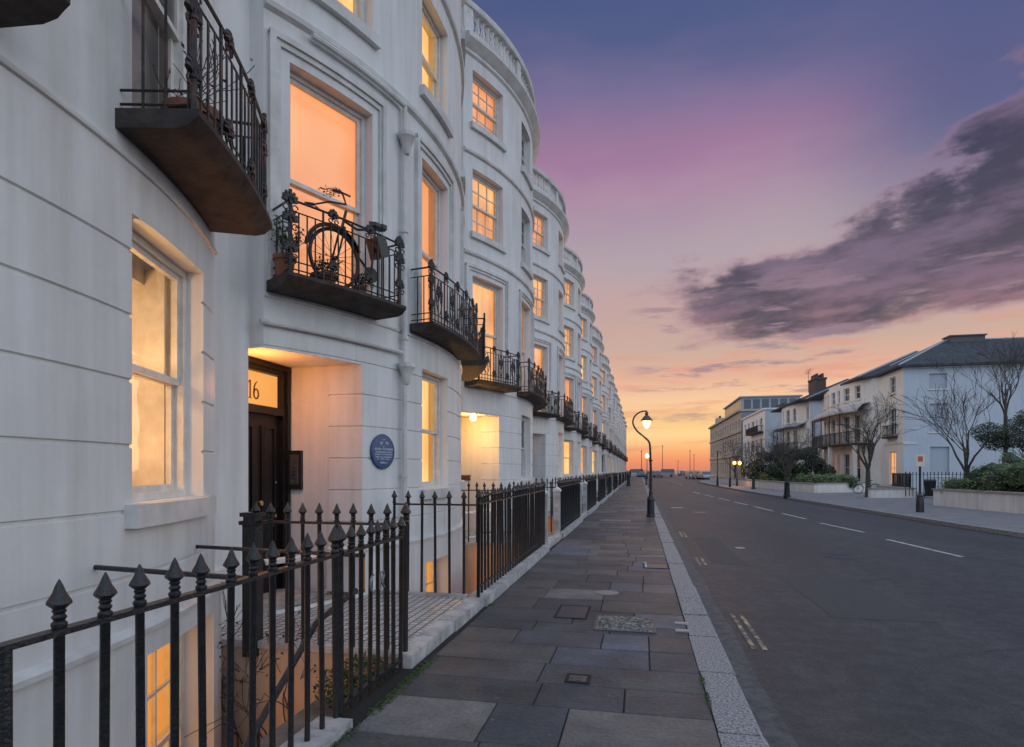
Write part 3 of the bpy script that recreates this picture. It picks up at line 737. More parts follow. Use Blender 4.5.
# intercom, plaque, small plate in the lit porch
HX, HY = -.08, 8.75
yb = HY+P3(-2.05, 0, 1)[1]
t = thing('entry_phone', 'grey entry phone panel with black surround on the porch wall beside the black door', 'entry phone', (-4.17, yb-.005, 1.6))
m = MB(); m.box(-.10, .10, -.03, .015, -.24, .24); m.build('backplate', BLACKP, t, 0)
m = MB(); m.box(-.06, .07, -.042, -.0305, -.18, .19); p = m.build('panel', mat('panel_grey', (.14, .14, .14), .35, .6), t, 0)
m = MB()
for k in range(5): m.box(-.03, .04, -.049, -.043, -.15+k*.045, -.125+k*.045)
m.build('button', STEEL, p, 0)
pl = thing('wall_plaque', 'round blue commemorative plaque with white lettering on the white wall beside the downpipe', 'plaque')
tp = -1.72; pp = P3(tp, .004, 1.83); ph = asin(tp/RR)
pl.location = (pp[0]+HX, pp[1]+HY, 1.83); pl.rotation_euler = (0, 0, ph)
m = MB(); m.lathe((0, 0, 0), [(.215, -.01), (.222, .015), (.212, .028), (.200, .028), (.198, .024)], 40, 'x'); m.build('disc', BLUE, pl)
PT = mat('plaque_letters', (.62, .68, .78), .5)
m = MB(); rl = random.Random(12)   # the raised lettering is worn past reading: rows of small strokes at the size and spacing of the words
for z, half, sz in ((.150, .03, .012), (.105, .085, .034), (.062, .02, .014), (.030, .165, .024), (-.006, .15, .017), (-.036, .165, .017), (-.068, .15, .017), (-.094, .12, .014), (-.138, .06, .020)):
    u = -half
    while u < half:
        if rl.random() < .16: u += sz*.7; continue
        w_ = sz*rl.uniform(.45, .75); k = rl.randint(0, 3)
        m.box(.025, .0295, u, u+sz*.16, z-sz/2, z+sz/2)
        if k != 1: m.box(.025, .0290, u+sz*.17, u+w_, z+sz*.34, z+sz/2)
        if k != 2: m.box(.025, .0290, u+sz*.17, u+w_, z-sz*.08, z+sz*.08)
        if k > 1: m.box(.025, .0290, u+w_-sz*.16, u+w_, z-sz/2, z+sz*.05)
        u += w_+sz*.22
m.build('lettering', PT, pl, 0)
py = 15.95+P3(-2.05, 0, 1)[1]
t = thing('wall_sign', 'small dark name plate on the inner wall of the glowing yellow porch', 'sign', (-3.75-.35, py-.004, 1.42))
m = MB(); m.box(-.12, .12, -.02, .01, -.06, .06); m.build('plate', BRASS, t, 0)
m = MB(); m.box(-.105, .105, -.024, -.0205, -.045, .045); m.build('plate_face', mat('plate_face', (.09, .05, .03), .5), t, 0)

# ------------------------------------------------------------------ ground
g = MB()
def rect(mb, x0, x1, y0, y1, z): mb.quad((x0, y0, z), (x1, y0, z), (x1, y1, z), (x0, y1, z))
rect(g, -1.96, 400, -30, 240, -.30); rect(g, -400, -12.1, -30, 240, -.30); rect(g, -12.1, -1.96, 138, 240, -.3); rect(g, -12.1, -1.96, -30, 138, -2.42)
g.quad((-12.1, 138, -2.42), (-1.96, 138, -2.42), (-1.96, 138, -.3), (-12.1, 138, -.3))
struct('ground', g, mat('earth', (.06, .055, .05), .9, col2=(.04, .04, .038), scale=.5))
sea = MB(); rect(sea, -4500, 4500, 240, 5000, -1.2)
struct('sea', sea, mat('sea_water', (.06, .07, .09), .5, bump=.3, bscale=.6, spec=.3))
# right kerb line (x of the road edge as y grows)
RK = [(-6, 11.9), (5, 10.9), (10, 10.25), (15, 9.75), (20, 9.3), (27, 8.95), (34, 8.65), (45, 8.2), (60, 7.75), (80, 7.75), (92, 8.3), (102, 10.5), (109, 13.5), (114, 22), (115, 80)]
def rkx(y):
    for (a, xa), (b, xb) in zip(RK[:-1], RK[1:]):
        if a <= y <= b: return xa+(xb-xa)*(y-a)/(b-a)
    return RK[-1][1]
rd = MB()
yy = [a for a, _ in RK]
rd.add([(.735, y, -.12) for y in yy]+[(x, y, -.12) for y, x in RK], [(i, i+len(yy), i+len(yy)+1, i+1) for i in range(len(yy)-1)])
rect(rd, -60, .735, 138.3, 236, -.12); rect(rd, .735, 80, 115, 236, -.12)
struct('road', rd, ASPHALT)
gt = MB(); pts = steps(-6, 138, .25)
for a, b in zip(pts[:-1], pts[1:]):
    wa, wb = .96+.012*sin(a*2.1)+.008*sin(a*5.7), .96+.012*sin(b*2.1)+.008*sin(b*5.7)
    gt.quad((.735, a, -.116), (wa, a, -.116), (wb, b, -.116), (.735, b, -.116))
struct('gutter', gt, GUTTER)
kb = MB(); y = -1.3; rk = random.Random(5)
while y < 137.5:
    L_ = rk.uniform(.75, 1.25); dz = rk.uniform(-.006, .006); e = .010
    x0, x1 = .466+rk.uniform(-.004, .004), .735+rk.uniform(-.006, .006); y0, y1 = y+e, y+L_-e; z1 = .004+dz; c = .014
    kb.add([(x0, y0, -.3), (x1, y0, -.3), (x1, y1, -.3), (x0, y1, -.3), (x0, y0, z1), (x1, y0, z1-c), (x1, y1, z1-c), (x0, y1, z1), (x1-c*1.4, y0, z1), (x1-c*1.4, y1, z1)],
           [(0, 1, 5, 8, 4), (1, 2, 6, 5), (2, 3, 7, 9, 6), (3, 0, 4, 7), (4, 8, 9, 7), (8, 5, 6, 9)])
    y += L_
struct('kerb', kb, KERB)
kr = MB()
for (a, xa), (b, xb) in zip(RK[:-1], RK[1:]):
    n = max(1, int((b-a)/1.0))
    for i in range(n):
        ya, yb_ = a+(b-a)*i/n+.01, a+(b-a)*(i+1)/n-.01; x0 = xa+(xb-xa)*i/n; x1 = xa+(xb-xa)*(i+1)/n
        kr.hexa([(x0, ya, -.2), (x0+.16, ya, -.2), (x1+.16, yb_, -.2), (x1, yb_, -.2), (x0, ya, .0), (x0+.16, ya, .0), (x1+.16, yb_, 0), (x1, yb_, 0)])
gf = MB()
for (a, xa), (b, xb) in zip(RK[:-1], RK[1:]): gf.quad((xa-.22, a, -.116), (xa, a, -.116), (xb, b, -.116), (xb-.22, b, -.116))
struct('gutter_far_side', gf, mat('gutter_dark', (.022, .02, .019), .85, col2=(.045, .042, .04), scale=3))  # darker strip where the road meets the far kerb
tag(kr.build('kerb_far_side', KERBR, None, 0), kind='structure')
pr = MB()
pr.add([(x+.155, y, -.004) for y, x in RK]+[(90, y, -.004) for y, x in RK], [(i, i+len(yy), i+len(yy)+1, i+1) for i in range(len(yy)-1)])
struct('pavement_far_side', pr, PAVER)
# left pavement in slabs
pb = MB(); rect(pb, -1.96, .47, -6, 138.3, -.012); struct('pavement_bed', pb, PAVEGAP)
ps = MB(); cols = []; rp = random.Random(11)
tones = [(.052, .056, .060), (.064, .066, .068), (.046, .051, .060), (.078, .078, .078), (.056, .056, .057), (.044, .049, .058)]
def slab(x0, x1, y0, y1, z, c):
    e = .0045; b = .006
    x0 += e; x1 -= e; y0 += e; y1 -= e
    tl = rp.uniform(-.0015, .0015)
    ps.add([(x0, y0, -.05), (x1, y0, -.05), (x1, y1, -.05), (x0, y1, -.05), (x0, y0, z-b+tl), (x1, y0, z-b), (x1, y1, z-b-tl), (x0, y1, z-b), (x0+b, y0+b, z+tl), (x1-b, y0+b, z), (x1-b, y1-b, z-tl), (x0+b, y1-b, z)],
           [(0, 1, 5, 4), (1, 2, 6, 5), (2, 3, 7, 6), (3, 0, 4, 7), (4, 5, 9, 8), (5, 6, 10, 9), (6, 7, 11, 10), (7, 4, 8, 11), (8, 9, 10, 11)])
    cols.extend([c]*9)
y = -1.0
while y < 138:
    h = rp.choice([.32, .45, .5, .6, .6, .75]); x = -1.74; fixed = None
    ws = []
    while x < .46:
        w = rp.uniform(.42, 1.05)
        if .462-(x+w) < .35: w = .462-x
        c = rp.choice(tones); k = rp.uniform(.82, 1.22)
        if rp.random() < .12: c = (.080, .094, .12)
        if rp.random() < .05: c = (.13, .125, .12)
        slab(x, x+w, y, y+h, rp.uniform(-.003, .003), tuple(q*k for q in c)); x += w
    y += h
struct('pavement', ps, PAVE, 0, cols)

# covers let into the pavement
def g2(u, v, zp=0.):   # helper for laying out: picture position on a level surface -> metres
    z = 600*(1.6-zp)/(v-470); x = (u-512)/600*z
    return (x*cos(TH)-z*sin(TH), z*cos(TH)+x*sin(TH))
def cover(name, label, cat, u, v, wx, wy, m1, m2, kind):
    x, y = g2(u, v); t = thing(name, label, cat, (x, y, .004))
    f = MB(); a, b = wx/2, wy/2
    if kind == 'round':
        f.lathe((0, 0, 0), [(a, -.01), (a, .004), (a-.02, .005), (a-.025, .002)], 24); f.build('cover_plate', m1, t); return
    for q in ((-a, a, -b, -b+.025), (-a, a, b-.025, b), (-a, -a+.025, -b+.025, b-.025), (a-.025, a, -b+.025, b-.025)): f.box(q[0], q[1], q[2], q[3], -.01, .004)
    f.build('cover_frame', m1, t, 0)
    c = MB(); i = a-.027; j = b-.027; c.box(-i, i, -j, j, -.01, .002)
    if kind == 'cobble':
        rr = random.Random(2)
        for _ in range(260):
            s_ = rr.uniform(.014, .028); c.blob((rr.uniform(-i+.02, i-.02), rr.uniform(-j+.02, j-.02), .002), s_, s_*rr.uniform(.6, 1), .012)
    if kind == 'stud':
        nx, ny = int(2*i/.05), int(2*j/.05)
        for p in range(nx):
            for q in range(ny): c.box(-i+.012+p*.05, -i+.038+p*.05, -j+.012+q*.05, -j+.038+q*.05, .002, .006)
    c.build('cover_plate', m2, t, 0)
DARKI = mat('cast_cover', (.018, .022, .038), .45, col2=(.03, .034, .05), scale=20, bump=.3)
BROWNI = mat('cast_cover_worn', (.05, .045, .045), .55, col2=(.1, .09, .08), scale=15, bump=.3)
COB = mat('cobble_infill', (.08, .075, .07), .7, col2=(.26, .25, .24), scale=30, detail=2, lo=.4, hi=.6)
cover('manhole_cover', 'plain dark blue-grey square cover left of the pebble-filled cover in the pavement', 'manhole cover', 573, 612, .36, .62, PAVEGAP, DARKI, 'flat')
cover('inspection_cover', 'large recessed cover filled with pale pebbles in the pavement', 'manhole cover', 625, 624, .62, .62, BROWNI, COB, 'cobble')
cover('valve_cover', 'pale oval water cover in the pavement beyond the dark square cover', 'manhole cover', 607, 593, .30, .3, mat('pale_cover', (.2, .2, .2), .5), DARKI, 'round')
cover('gully_grate', 'small square brown grate let into a slab nearest the camera', 'grate', 578, 679, .19, .19, PAVEGAP, BROWNI, 'stud')
cover('service_cover', 'dark rectangular cover with a pale strip further along the pavement', 'manhole cover', 656, 566, .42, .55, PAVEGAP, BROWNI, 'flat')
for (u, v, lab) in ((682, 623.5, 'upper of the two pale marker plates beside the granite kerb'), (683, 631, 'lower of the two pale marker plates beside the granite kerb')):
    x, y = g2(u, v); m = MB(); m.box(-.072, .062, -.036, .036, -.01, .006)
    for k in range(4): m.box(-.05+k*.027, -.036+k*.027, -.015, .018, .0055, .008)
    o = m.build('marker_plate', mat('marker_plate', (.36, .33, .31), .6), None, 0); o.location = (x, y, .003); tag(o, lab, 'plate', 'pale marker plates by the kerb')
x, y = g2(645, 565); m = MB(); m.box(-.03, .03, -.3, .3, -.01, .004); o = m.build('marker_strip', STONEW, None, 0); o.location = (x, y, .003); tag(o, 'narrow pale strip set in the pavement beside the dark rectangular cover', 'marker strip')

# road markings (laid as worn paint sheets)
PAINTW = mat('road_paint', (.50, .50, .50), .6, col2=(.16, .16, .165), scale=9, detail=9, lo=.40, hi=.68)
PAINTY = mat('road_paint_yellow', (.42, .36, .20), .6, col2=(.06, .058, .056), scale=9, detail=10, lo=.36, hi=.54)
def gr(u, v): return g2(u, v, -.12)
mk = MB()
def line_q(p, q, w, z=-.1155):
    p = Vector(p).to_2d(); q = Vector(q).to_2d(); d = (q-p).normalized(); n = Vector((d.y, -d.x))*w/2
    mk.quad((p-n).to_3d()+Vector((0, 0, z)), (p+n).to_3d()+Vector((0, 0, z)), (q+n).to_3d()+Vector((0, 0, z)), (q-n).to_3d()+Vector((0, 0, z)))
for a, b in (((962, 557), (887, 539.5)), ((864, 532.5), (820, 523)), ((806, 519), (782, 513.5)), ((773, 511), (754, 506.5)), ((748, 505), (734, 502)), ((729, 500.5), (718, 498)), ((714, 497), (705, 495)), ((700, 493.8), (693, 492))):
    line_q(gr(*a), gr(*b), .11)
for yv in range(0, 7): line_q((4.7, 72+yv*6), (4.7, 75+yv*6), .12)
line_q(gr(671, 507.8), gr(683, 507.8), .35); line_q(gr(736, 548), gr(744, 548), .22)
tag(mk.build('road_marking', PAINTW, None, 0), kind='structure')
mk = MB()
for (v0, v1) in ((643, 610), (563, 556), (536, 531)):
    y0, y1 = gr(640, v0)[1], gr(640, v1)[1]
    for xo in (1.07, 1.17): line_q((xo, y0), (xo, y1), .045)
tag(mk.build('yellow_line', PAINTY, None, 0), kind='structure')

ck = MB(); rc = random.Random(77)
def crack(p, d, L_, w):
    p = Vector(p); d = Vector(d).normalized(); n = int(L_/.18); q = [p.copy()]
    d0 = d.copy()
    for _ in range(n):
        d = (d*.6+d0*.5+Vector((rc.gauss(0, .25), rc.gauss(0, .25)))).normalized(); q.append(q[-1]+d*.18)
    for i in range(len(q)-1):
        a, b = q[i], q[i+1]; m_ = Vector((-(b-a).y, (b-a).x)).normalized(); wa, wb = w*rc.uniform(.5, 1.2), w*rc.uniform(.5, 1.2)
        ck.quad((*(a-m_*wa), -.1172), (*(a+m_*wa), -.1172), (*(b+m_*wb), -.1172), (*(b-m_*wb), -.1172))
for (x_, y_, dx_, dy_, l_) in ((1.7, 9, .9, .4, 3), (3.2, 6.5, 1, .3, 2.4), (6.6, 12, 0, 1, 20), (2.1, 15, 1, .2, 3), (5.2, 19, 1, -.1, 3.4)): crack((x_, y_), (dx_, dy_), l_, .005)
tag(ck.build('road_crack', mat('crack_tar', (.026, .026, .028), .6), None, 0), kind='structure')
pt_ = MB()
for (x0, x1, y0, y1) in ((2.2, 3.3, 7.6, 10.4), (1.3, 1.9, 11.5, 16.0), (5.0, 6.4, 23, 26)): rect(pt_, x0, x1, y0, y1, -.1176)
tag(pt_.build('road_patch', mat('patch_asphalt', (.040, .041, .045), .75, col2=(.056, .056, .06), scale=30, bump=.6, bscale=90), None, 0), kind='structure')
for (x_, y_, lb) in ((3.9, 13.0, 'round iron cover in the road beyond the small white mark'), (2.4, 25.5, 'round iron cover in the road beyond the street lamp')):
    o = MB(); o.lathe((0, 0, 0), [(.3, -.01), (.3, .004), (.27, .005), (.26, .001)], 24); o = o.build('manhole_cover', DARKI, None); o.location = (x_, y_, -.119); tag(o, lb, 'manhole cover')

# ------------------------------------------------------------------ basement areas and entrance bridges
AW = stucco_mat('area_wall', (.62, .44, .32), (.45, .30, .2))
area_me = None; bridge_me = None
def area_mesh(y0, y1):
    m = MB(); X = -1.96
    m.quad((X, y0, -2.4), (X, y1, -2.4), (X, y1, -.02), (X, y0, -.02)); rect(m, -4.4, X, y0, y1, -2.40)
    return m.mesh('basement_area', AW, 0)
def bridge_mesh():
    m = MB(); m.box(-4.35, -1.96, -4.15, -1.90, -2.4, .075); return m.mesh('bridge_base', AW, 0)
def bridge_top():
    m = MB(); m.box(-4.3, -1.97, -4.13, -1.92, .07, .092); return m.mesh('bridge', TILES, 0)
def bridge_edge():
    m = MB(); rr = random.Random(4); y = -4.17
    while y < -1.95:
        L_ = min(rr.uniform(.5, .9), -1.88-y); m.box(-1.98, -1.80+rr.uniform(-.01, .01), y+.004, y+L_-.004, -.1, .100+rr.uniform(-.006, .004)); y += L_
    m.box(-4.3, -2.0, -4.17, -4.08, .07, .13); m.box(-4.3, -2.0, -1.97, -1.88, .07, .13)
    m.box(-4.3, -3.72, -3.22, -2.08, .1, .155)
    return m.mesh('bridge_edge', STONEW, 0)
AM, BM, BT, BE = area_mesh(-1.9, 3.05), bridge_mesh(), bridge_top(), bridge_edge()
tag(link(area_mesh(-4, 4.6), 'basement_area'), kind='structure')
for n, (D0, dx, zb) in enumerate(HOUSES):
    if n == 0: continue
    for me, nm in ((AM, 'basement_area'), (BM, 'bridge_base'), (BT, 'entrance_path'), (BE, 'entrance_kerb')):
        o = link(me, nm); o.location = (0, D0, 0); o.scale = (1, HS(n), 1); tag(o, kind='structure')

# ------------------------------------------------------------------ iron railings
def picket_mesh(hr, big=1.0, bottom=0.0, n=8):
    m = MB(); r = .0165*big; f = big
    m.lathe((0, 0, 0), [(r, bottom), (r, hr), (.024*f, hr+.012), (.024*f, hr+.022), (.016*f, hr+.03), (.023*f, hr+.042), (.016*f, hr+.052), (.022*f, hr+.062), (.017*f, hr+.068), (.037*f, hr+.086), (.036*f, hr+.094), (.020*f, hr+.122), (.012*f, hr+.145), (.002, hr+.166)], n)
    return m.mesh('picket', IRON, 40)
PK = {}
def pk(hr, bottom=0., n=8):
    k = (hr, bottom, n)
    if k not in PK: PK[k] = picket_mesh(hr, 1, bottom, n)
    return PK[k]
def railing(label, a, b, hr, bottom, spacing=.165, n=8, post0=True, post1=True, plinth=None, group='iron railings along the left pavement', mids=()):
    a = Vector(a); b = Vector(b); d = b-a; L_ = d.length; d.normalize()
    t = thing('iron_railing', label, 'railing', (a.x, a.y, 0), 0, group)
    pr_ = Vector((-d.y, d.x)); num = int(L_/spacing); sp = L_/num
    m = MB()
    m.obox((d.x*L_/2, d.y*L_/2, hr-.004), (d.x, d.y, 0), (pr_.x, pr_.y, 0), (0, 0, 1), L_/2, .024, .010)
    m.build('rail', IRON, t, 0)
    for zz in mids:
        m = MB(); m.obox((d.x*L_/2, d.y*L_/2, zz), (d.x, d.y, 0), (pr_.x, pr_.y, 0), (0, 0, 1), L_/2, .016, .008); m.build('rail', IRON, t, 0)
    rj = random.Random(int(a.y*100))
    for i in range(num+1):
        if label.startswith('spiked black railing nearest') and i < 4:
            p = MB(); p.lathe((0, 0, 0), [(.017, bottom), (.017, hr)], 8); o = p.build('picket', IRON, t, 40)
        elif i == 0 and post0 or i == num and post1:
            p = MB(); r = .021; p.lathe((0, 0, 0), [(r, bottom), (r, hr), (r*1.3, hr+.015), (r*.9, hr+.03), (r*1.35, hr+.05), (r*.8, hr+.065), (.046, hr+.09), (.042, hr+.1), (.02, hr+.145), (.002, hr+.18)], 8)
            o = p.build('post', IRON, t, 40)
        else:
            o = link(pk(hr, bottom, n), 'picket', t)
        q = d*sp*i; o.location = (q.x, q.y, rj.uniform(-.004, .004)); o.rotation_euler = (rj.uniform(-.008, .008), rj.uniform(-.008, .008), rj.uniform(0, 1))
    if plinth is not None:
        m = MB(); y0 = 0; rr = random.Random(8)
        while y0 < L_-.01:
            l2 = min(rr.uniform(1.2, 1.8), L_-y0)
            if L_-y0-l2 < .3: l2 = L_-y0
            c = d*(y0+l2/2); m.obox((c.x, c.y, (plinth-.3)/2), (d.x, d.y, 0), (pr_.x, pr_.y, 0), (0, 0, 1), l2/2-.002, .115, (plinth+.3)/2); y0 += l2
        m.build('plinth', STONEW, t, 0)
    return t
FX = -1.87
near = railing('spiked black railing nearest the camera, guarding the basement area below the lit window', (FX, .95), (FX, 3.46), 1.072, 0, .1673, 10, False, True, .045)
# the leftmost bar has lost its spear; stays back to the wall
for (y0, x1, z) in ((2.66, -3.0, 1.07), (3.86, -3.35, 1.02)):
    m = MB(); m.tube([(FX, y0, z-.015), (x1, y0+.03, z+.01)], .014, 8); m.lathe((x1, y0+.03, z+.01), [(.035, -.0), (.035, .02)], 8, 'x')
    o = m.build('stay_bar', IRON); o.parent = near; o.location = (-FX, -.95, 0)
gate = railing('closely barred black gate in the railing at the top of the basement steps', (FX, 3.52), (FX, 4.5), 1.072, .02, .123, 10, True, False, None)
gate.name = 'iron_gate'; gate['category'] = 'gate'; del gate['group']
m = MB(); m.obox((0, .49, .09), (0, 1, 0), (1, 0, 0), (0, 0, 1), .49, .02, .015); m.build('rail', IRON, gate, 0)
m = MB()
m.tube([(.03, .42+.05*cos(a), .80+.06*sin(a)) for a in [j*pi/8 for j in range(4, 14)]], .009, 6); m.tube([(.03, .53, .74), (.03, .53, .86), (.03, .58, .86), (.03, .60, .83), (.03, .57, .80), (.03, .535, .80), (.03, .6, .74)], .009, 6)
m.build('emblem', mat('pale_metal', (.22, .23, .25), .4, .5), gate, 0)
railing('short spiked black railing along the near edge of the tiled path to the black door', (FX, 4.6), (-3.25, 4.6), 1.16, .12, .145, 8, True, False, None)
railing('short spiked black railing along the far edge of the tiled path to the black door', (FX, 6.85), (-2.93, 6.85), 1.19, .12, .16, 8, True, False, None)
t = thing('gate_pier', 'thick square black iron pier against the wall left of the black door', 'pier', (-3.27, 4.6, .1))
m = MB(); m.box(-.06, .06, -.06, .06, -.1, 1.05); m.build('shaft', IRON, t, 0)
m = MB(); m.box(-.08, .08, -.08, .08, 1.03, 1.065); m.box(-.055, .055, -.055, .055, 1.065, 1.10); m.box(-.075, .075, -.075, .075, 1.10, 1.135); m.build('cap', IRON, t, 0)
prev = 6.85
names = ['long spiked railing on white plinth between tiled path and yellow porch path']
for n in range(2, 15):
    D0 = HOUSES[n][0]; y0 = prev; y1 = D0-4.15*HS(n)
    lab = names[0] if n == 2 else 'spiked black railing on a white plinth in front of the %s white bow-fronted house' % ordn[n-1]
    railing(lab, (FX, y0), (FX, y1), 1.20, .1, .165 if n < 6 else .2, 8 if n < 4 else 6, True, True, .12, mids=(.22,) if n < 5 else ())
    if n < 9:
        for yy_, xe, lb in ((y1, -3.6, 'near'), (D0-1.9*HS(n), -2.95, 'far')):
            railing('short railing on the %s edge of the %s-counted house path beyond number 16' % (lb, ordn[n-1]) if 0 else 'short railing on the %s edge of the %s left terrace house path' % (lb, ordn[n]), (FX, yy_), (xe, yy_), 1.19, .12, .17, 6, False, False, None, 'short railings beside the house paths')
    prev = D0-1.9*HS(n)
# dark hoarding panels behind some railings
for n in (3, 4, 5):
    D0 = HOUSES[n][0]; m = MB(); y0, y1 = HOUSES[n-1][0]-1.8, D0-4.25
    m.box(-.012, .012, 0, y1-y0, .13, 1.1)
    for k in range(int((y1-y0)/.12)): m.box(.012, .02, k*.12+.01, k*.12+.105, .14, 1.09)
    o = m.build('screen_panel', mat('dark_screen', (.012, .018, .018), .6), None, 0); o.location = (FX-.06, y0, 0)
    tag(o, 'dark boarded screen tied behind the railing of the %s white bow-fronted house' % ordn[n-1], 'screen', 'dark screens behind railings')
# white gate posts flanking the far paths
for n in (2, 3):
    D0 = HOUSES[n][0]
    for k, yy_ in enumerate((D0-4.0, D0-2.05)):
        t = thing('gate_post', 'pale gate post on the %s side of the %s left terrace house path' % (('near', 'far')[k], ordn[n]), 'gate post', (FX-.02, yy_, .1), 0, 'pale gate posts')
        m = MB(); m.box(-.07, .07, -.07, .07, -.02, 1.0); m.build('shaft', STONEW, t, 0)
        m = MB(); m.box(-.09, .09, -.09, .09, 1.0, 1.05); m.lathe((0, 0, 1.05), [(.1, 0), (.03, .05), (.002, .06)], 4); m.build('cap', TRIM, t, 0)
# basement steps with handrail
t = thing('basement_stairs', 'stone steps with a sloping iron handrail going down behind the near railing', 'stairs', (-2.3, 3.5, 0))
m = MB()
m.box(-.32, .32, 0, 1.08, -.42, -.3)
for k in range(10): m.box(-.32, .32, -.24*(k+1), -.24*k-.001, -2.4, -.3-.19*(k+1))
m.build('steps', mat('step_stone', (.12, .11, .10), .8, col2=(.2, .18, .16), scale=6), t, 0)
m = MB(); m.tube([(.27, .55, .72), (.27, 0, .62), (.27, -2.3, -.95)], .02, 8)
for k in range(5): m.tube([(.27, -.1-.5*k, -.35-.36*k), (.27, -.1-.5*k, .56-.34*k)], .012, 6)
m.build('handrail', IRON, t)

# ------------------------------------------------------------------ vegetation helpers
def leaves(mb, ells, n, size, rr, flat=.6):
    for _ in range(n):
        c, rad = rr.choice(ells)
        while 1:
            p = Vector((rr.uniform(-1, 1), rr.uniform(-1, 1), rr.uniform(-1, 1)))
            if .25 < p.length < 1: break
        q = Vector(c)+Vector((p.x*rad[0], p.y*rad[1], p.z*rad[2]))
        a = Vector((rr.gauss(0, 1), rr.gauss(0, 1), rr.gauss(0, 1))).normalized(); b = a.orthogonal().normalized(); s = size*rr.uniform(.6, 1.4)
        mb.add([q-a*s, q+b*s*flat, q+a*s, q-b*s*flat], [(0, 1, 2, 3)])
twmin = .0075
def branch(mb, p, d, L_, r, depth, rr, spread, up, ends, kids=(2, 4)):
    pts = [p]; rs = [r]; q = Vector(p); dd = Vector(d).normalized(); ns = 4
    for i in range(ns):
        dd = (dd+Vector((rr.gauss(0, .13), rr.gauss(0, .13), rr.gauss(0, .08)+up*.06))).normalized()
        q = q+dd*L_/ns; pts.append(q.copy()); rs.append(max(r*(1-.5*(i+1)/ns), twmin if L_ > .5 else .003))
    mb.tube(pts, rs, 6 if r > .03 else 4, caps=False)
    ends.append(q.copy())
    if depth <= 0: return
    for k in range(rr.randint(*kids)):
        i = rr.choice([2, 3, 4, 4]); a = rr.uniform(0, 2*pi)
        side = dd.orthogonal().normalized(); side = Matrix.Rotation(a, 3, dd) @ side
        nd = (dd*1.0+side*spread*rr.uniform(.6, 1.3)+Vector((0, 0, up))).normalized()
        branch(mb, pts[i], nd, L_*rr.uniform(.6, .88), rs[i]*.72, depth-1, rr, spread, up, ends, kids)
def bare_tree(label, loc, seed, trunk, L0, r0, depth, nb=5, spread=.65, up=.25, group=None, lean=(0, 0)):
    rr = random.Random(seed); t = thing('bare_tree', label, 'tree', loc, 0, group)
    m = MB(); top = Vector((lean[0], lean[1], trunk)); m.tube([(0, 0, -.1), (0, 0, .1), (lean[0]*.4, lean[1]*.4, trunk*.5), top], [r0*1.5, r0*1.15, r0, r0*.85], 9, caps=False); m.build('trunk', BARK, t)
    c = MB(); ends = []
    for k in range(nb):
        a = 2*pi*k/nb+rr.uniform(-.4, .4); s = rr.uniform(.5, 1.1) if k else .1
        branch(c, top-Vector((0, 0, .08)), Vector((cos(a)*s*spread, sin(a)*s*spread, 1)), L0*rr.uniform(.8, 1.2), r0*.55, depth, rr, spread, up, ends)
    c.build('crown', BARK, t, 0)
    return t, ends

# creeper twigs and ferns in the near basement area
rr = random.Random(21); m = MB(); ends = []
for k in range(7): branch(m, Vector((-2.75-.12*k, 4.53, -.75-.03*k)), Vector((rr.uniform(-.4, .4), -.12, 1)), rr.uniform(.35, .6), .010, 3, rr, .7, .1, ends)
t = thing('creeper', 'bare brown creeper twigs on the warm-lit wall below the tiled path', 'plant', (0, 0, 0))
m.build('stem', TWIG, t, 0); m = MB(); leaves(m, [(e, (.04, .03, .04)) for e in ends], 160, .016, rr); m.build('foliage', TWIG, t, 0)
m = MB(); leaves(m, [((-2.15, 4.42, .0), (.22, .12, .14)), ((-2.35, 4.35, -.12), (.18, .15, .16)), ((-2.02, 4.2, -.1), (.1, .14, .12))], 1500, .02, rr, .4)
tag(m.build('fern', LEAF, None, 0), 'small green fern growing under the spiked railing at the path corner', 'plant')
m = MB(); leaves(m, [((-1.72, 3.75+.15*k, 0), (.05, .16, .012)) for k in range(8)]+[((-1.72, 6.9, .0), (.05, .1, .012)), ((-1.73, 3.3, 0), (.05, .2, .01)), ((.463, 4.35, .0), (.018, .18, .02)), ((.463, 4.75, .0), (.018, .12, .015))], 1500, .009, rr, .6)
tag(m.build('moss', MOSS, None, 0), kind='stuff')

# ------------------------------------------------------------------ things on the balconies
def pot(label, loc, r, h, leafn, seed, lm=LEAF, tall=.25):
    rr = random.Random(seed); t = thing('potted_plant', label, 'potted plant', loc)
    m = MB(); m.lathe((0, 0, 0), [(r*.68, 0), (r*.95, h*.8), (r*1.08, h*.8), (r*1.1, h), (r*.92, h), (r*.9, h*.86)], 16); p = m.build('pot', TERRA, t)
    m = MB(); m.lathe((0, 0, h*.83), [(r*.88, 0), (r*.86, .01)], 12); m.build('soil', SOIL, p)
    m = MB(); e = []
    for k in range(10): branch(m, Vector((rr.uniform(-.5, .5)*r, rr.uniform(-.5, .5)*r, h*.84)), Vector((rr.gauss(0, .3), rr.gauss(0, .3), 1)), tall*rr.uniform(.5, 1), .005, 1, rr, .6, .1, e)
    m.build('stem', TWIG, t, 0)
    if leafn: m = MB(); leaves(m, [(q, (.05, .05, .05)) for q in e], leafn, .018, rr, .45); m.build('foliage', lm, t, 0)
def onbal(h, f, r, dz=.11):
    D0, dx, zb = HOUSES[h]; a = radians(f); return (CX+r*cos(a)+dx, D0+r*sin(a), zb+dz)
pot('terracotta pot of leafy green plants at the left end of the bicycle balcony', onbal(1, -30.0, 6.42), .11, .22, 320, 1)
pot('broad terracotta pot seen through the spokes of the bicycle wheel', onbal(1, -25.4, 6.34), .14, .17, 160, 2, LEAFD, .14)
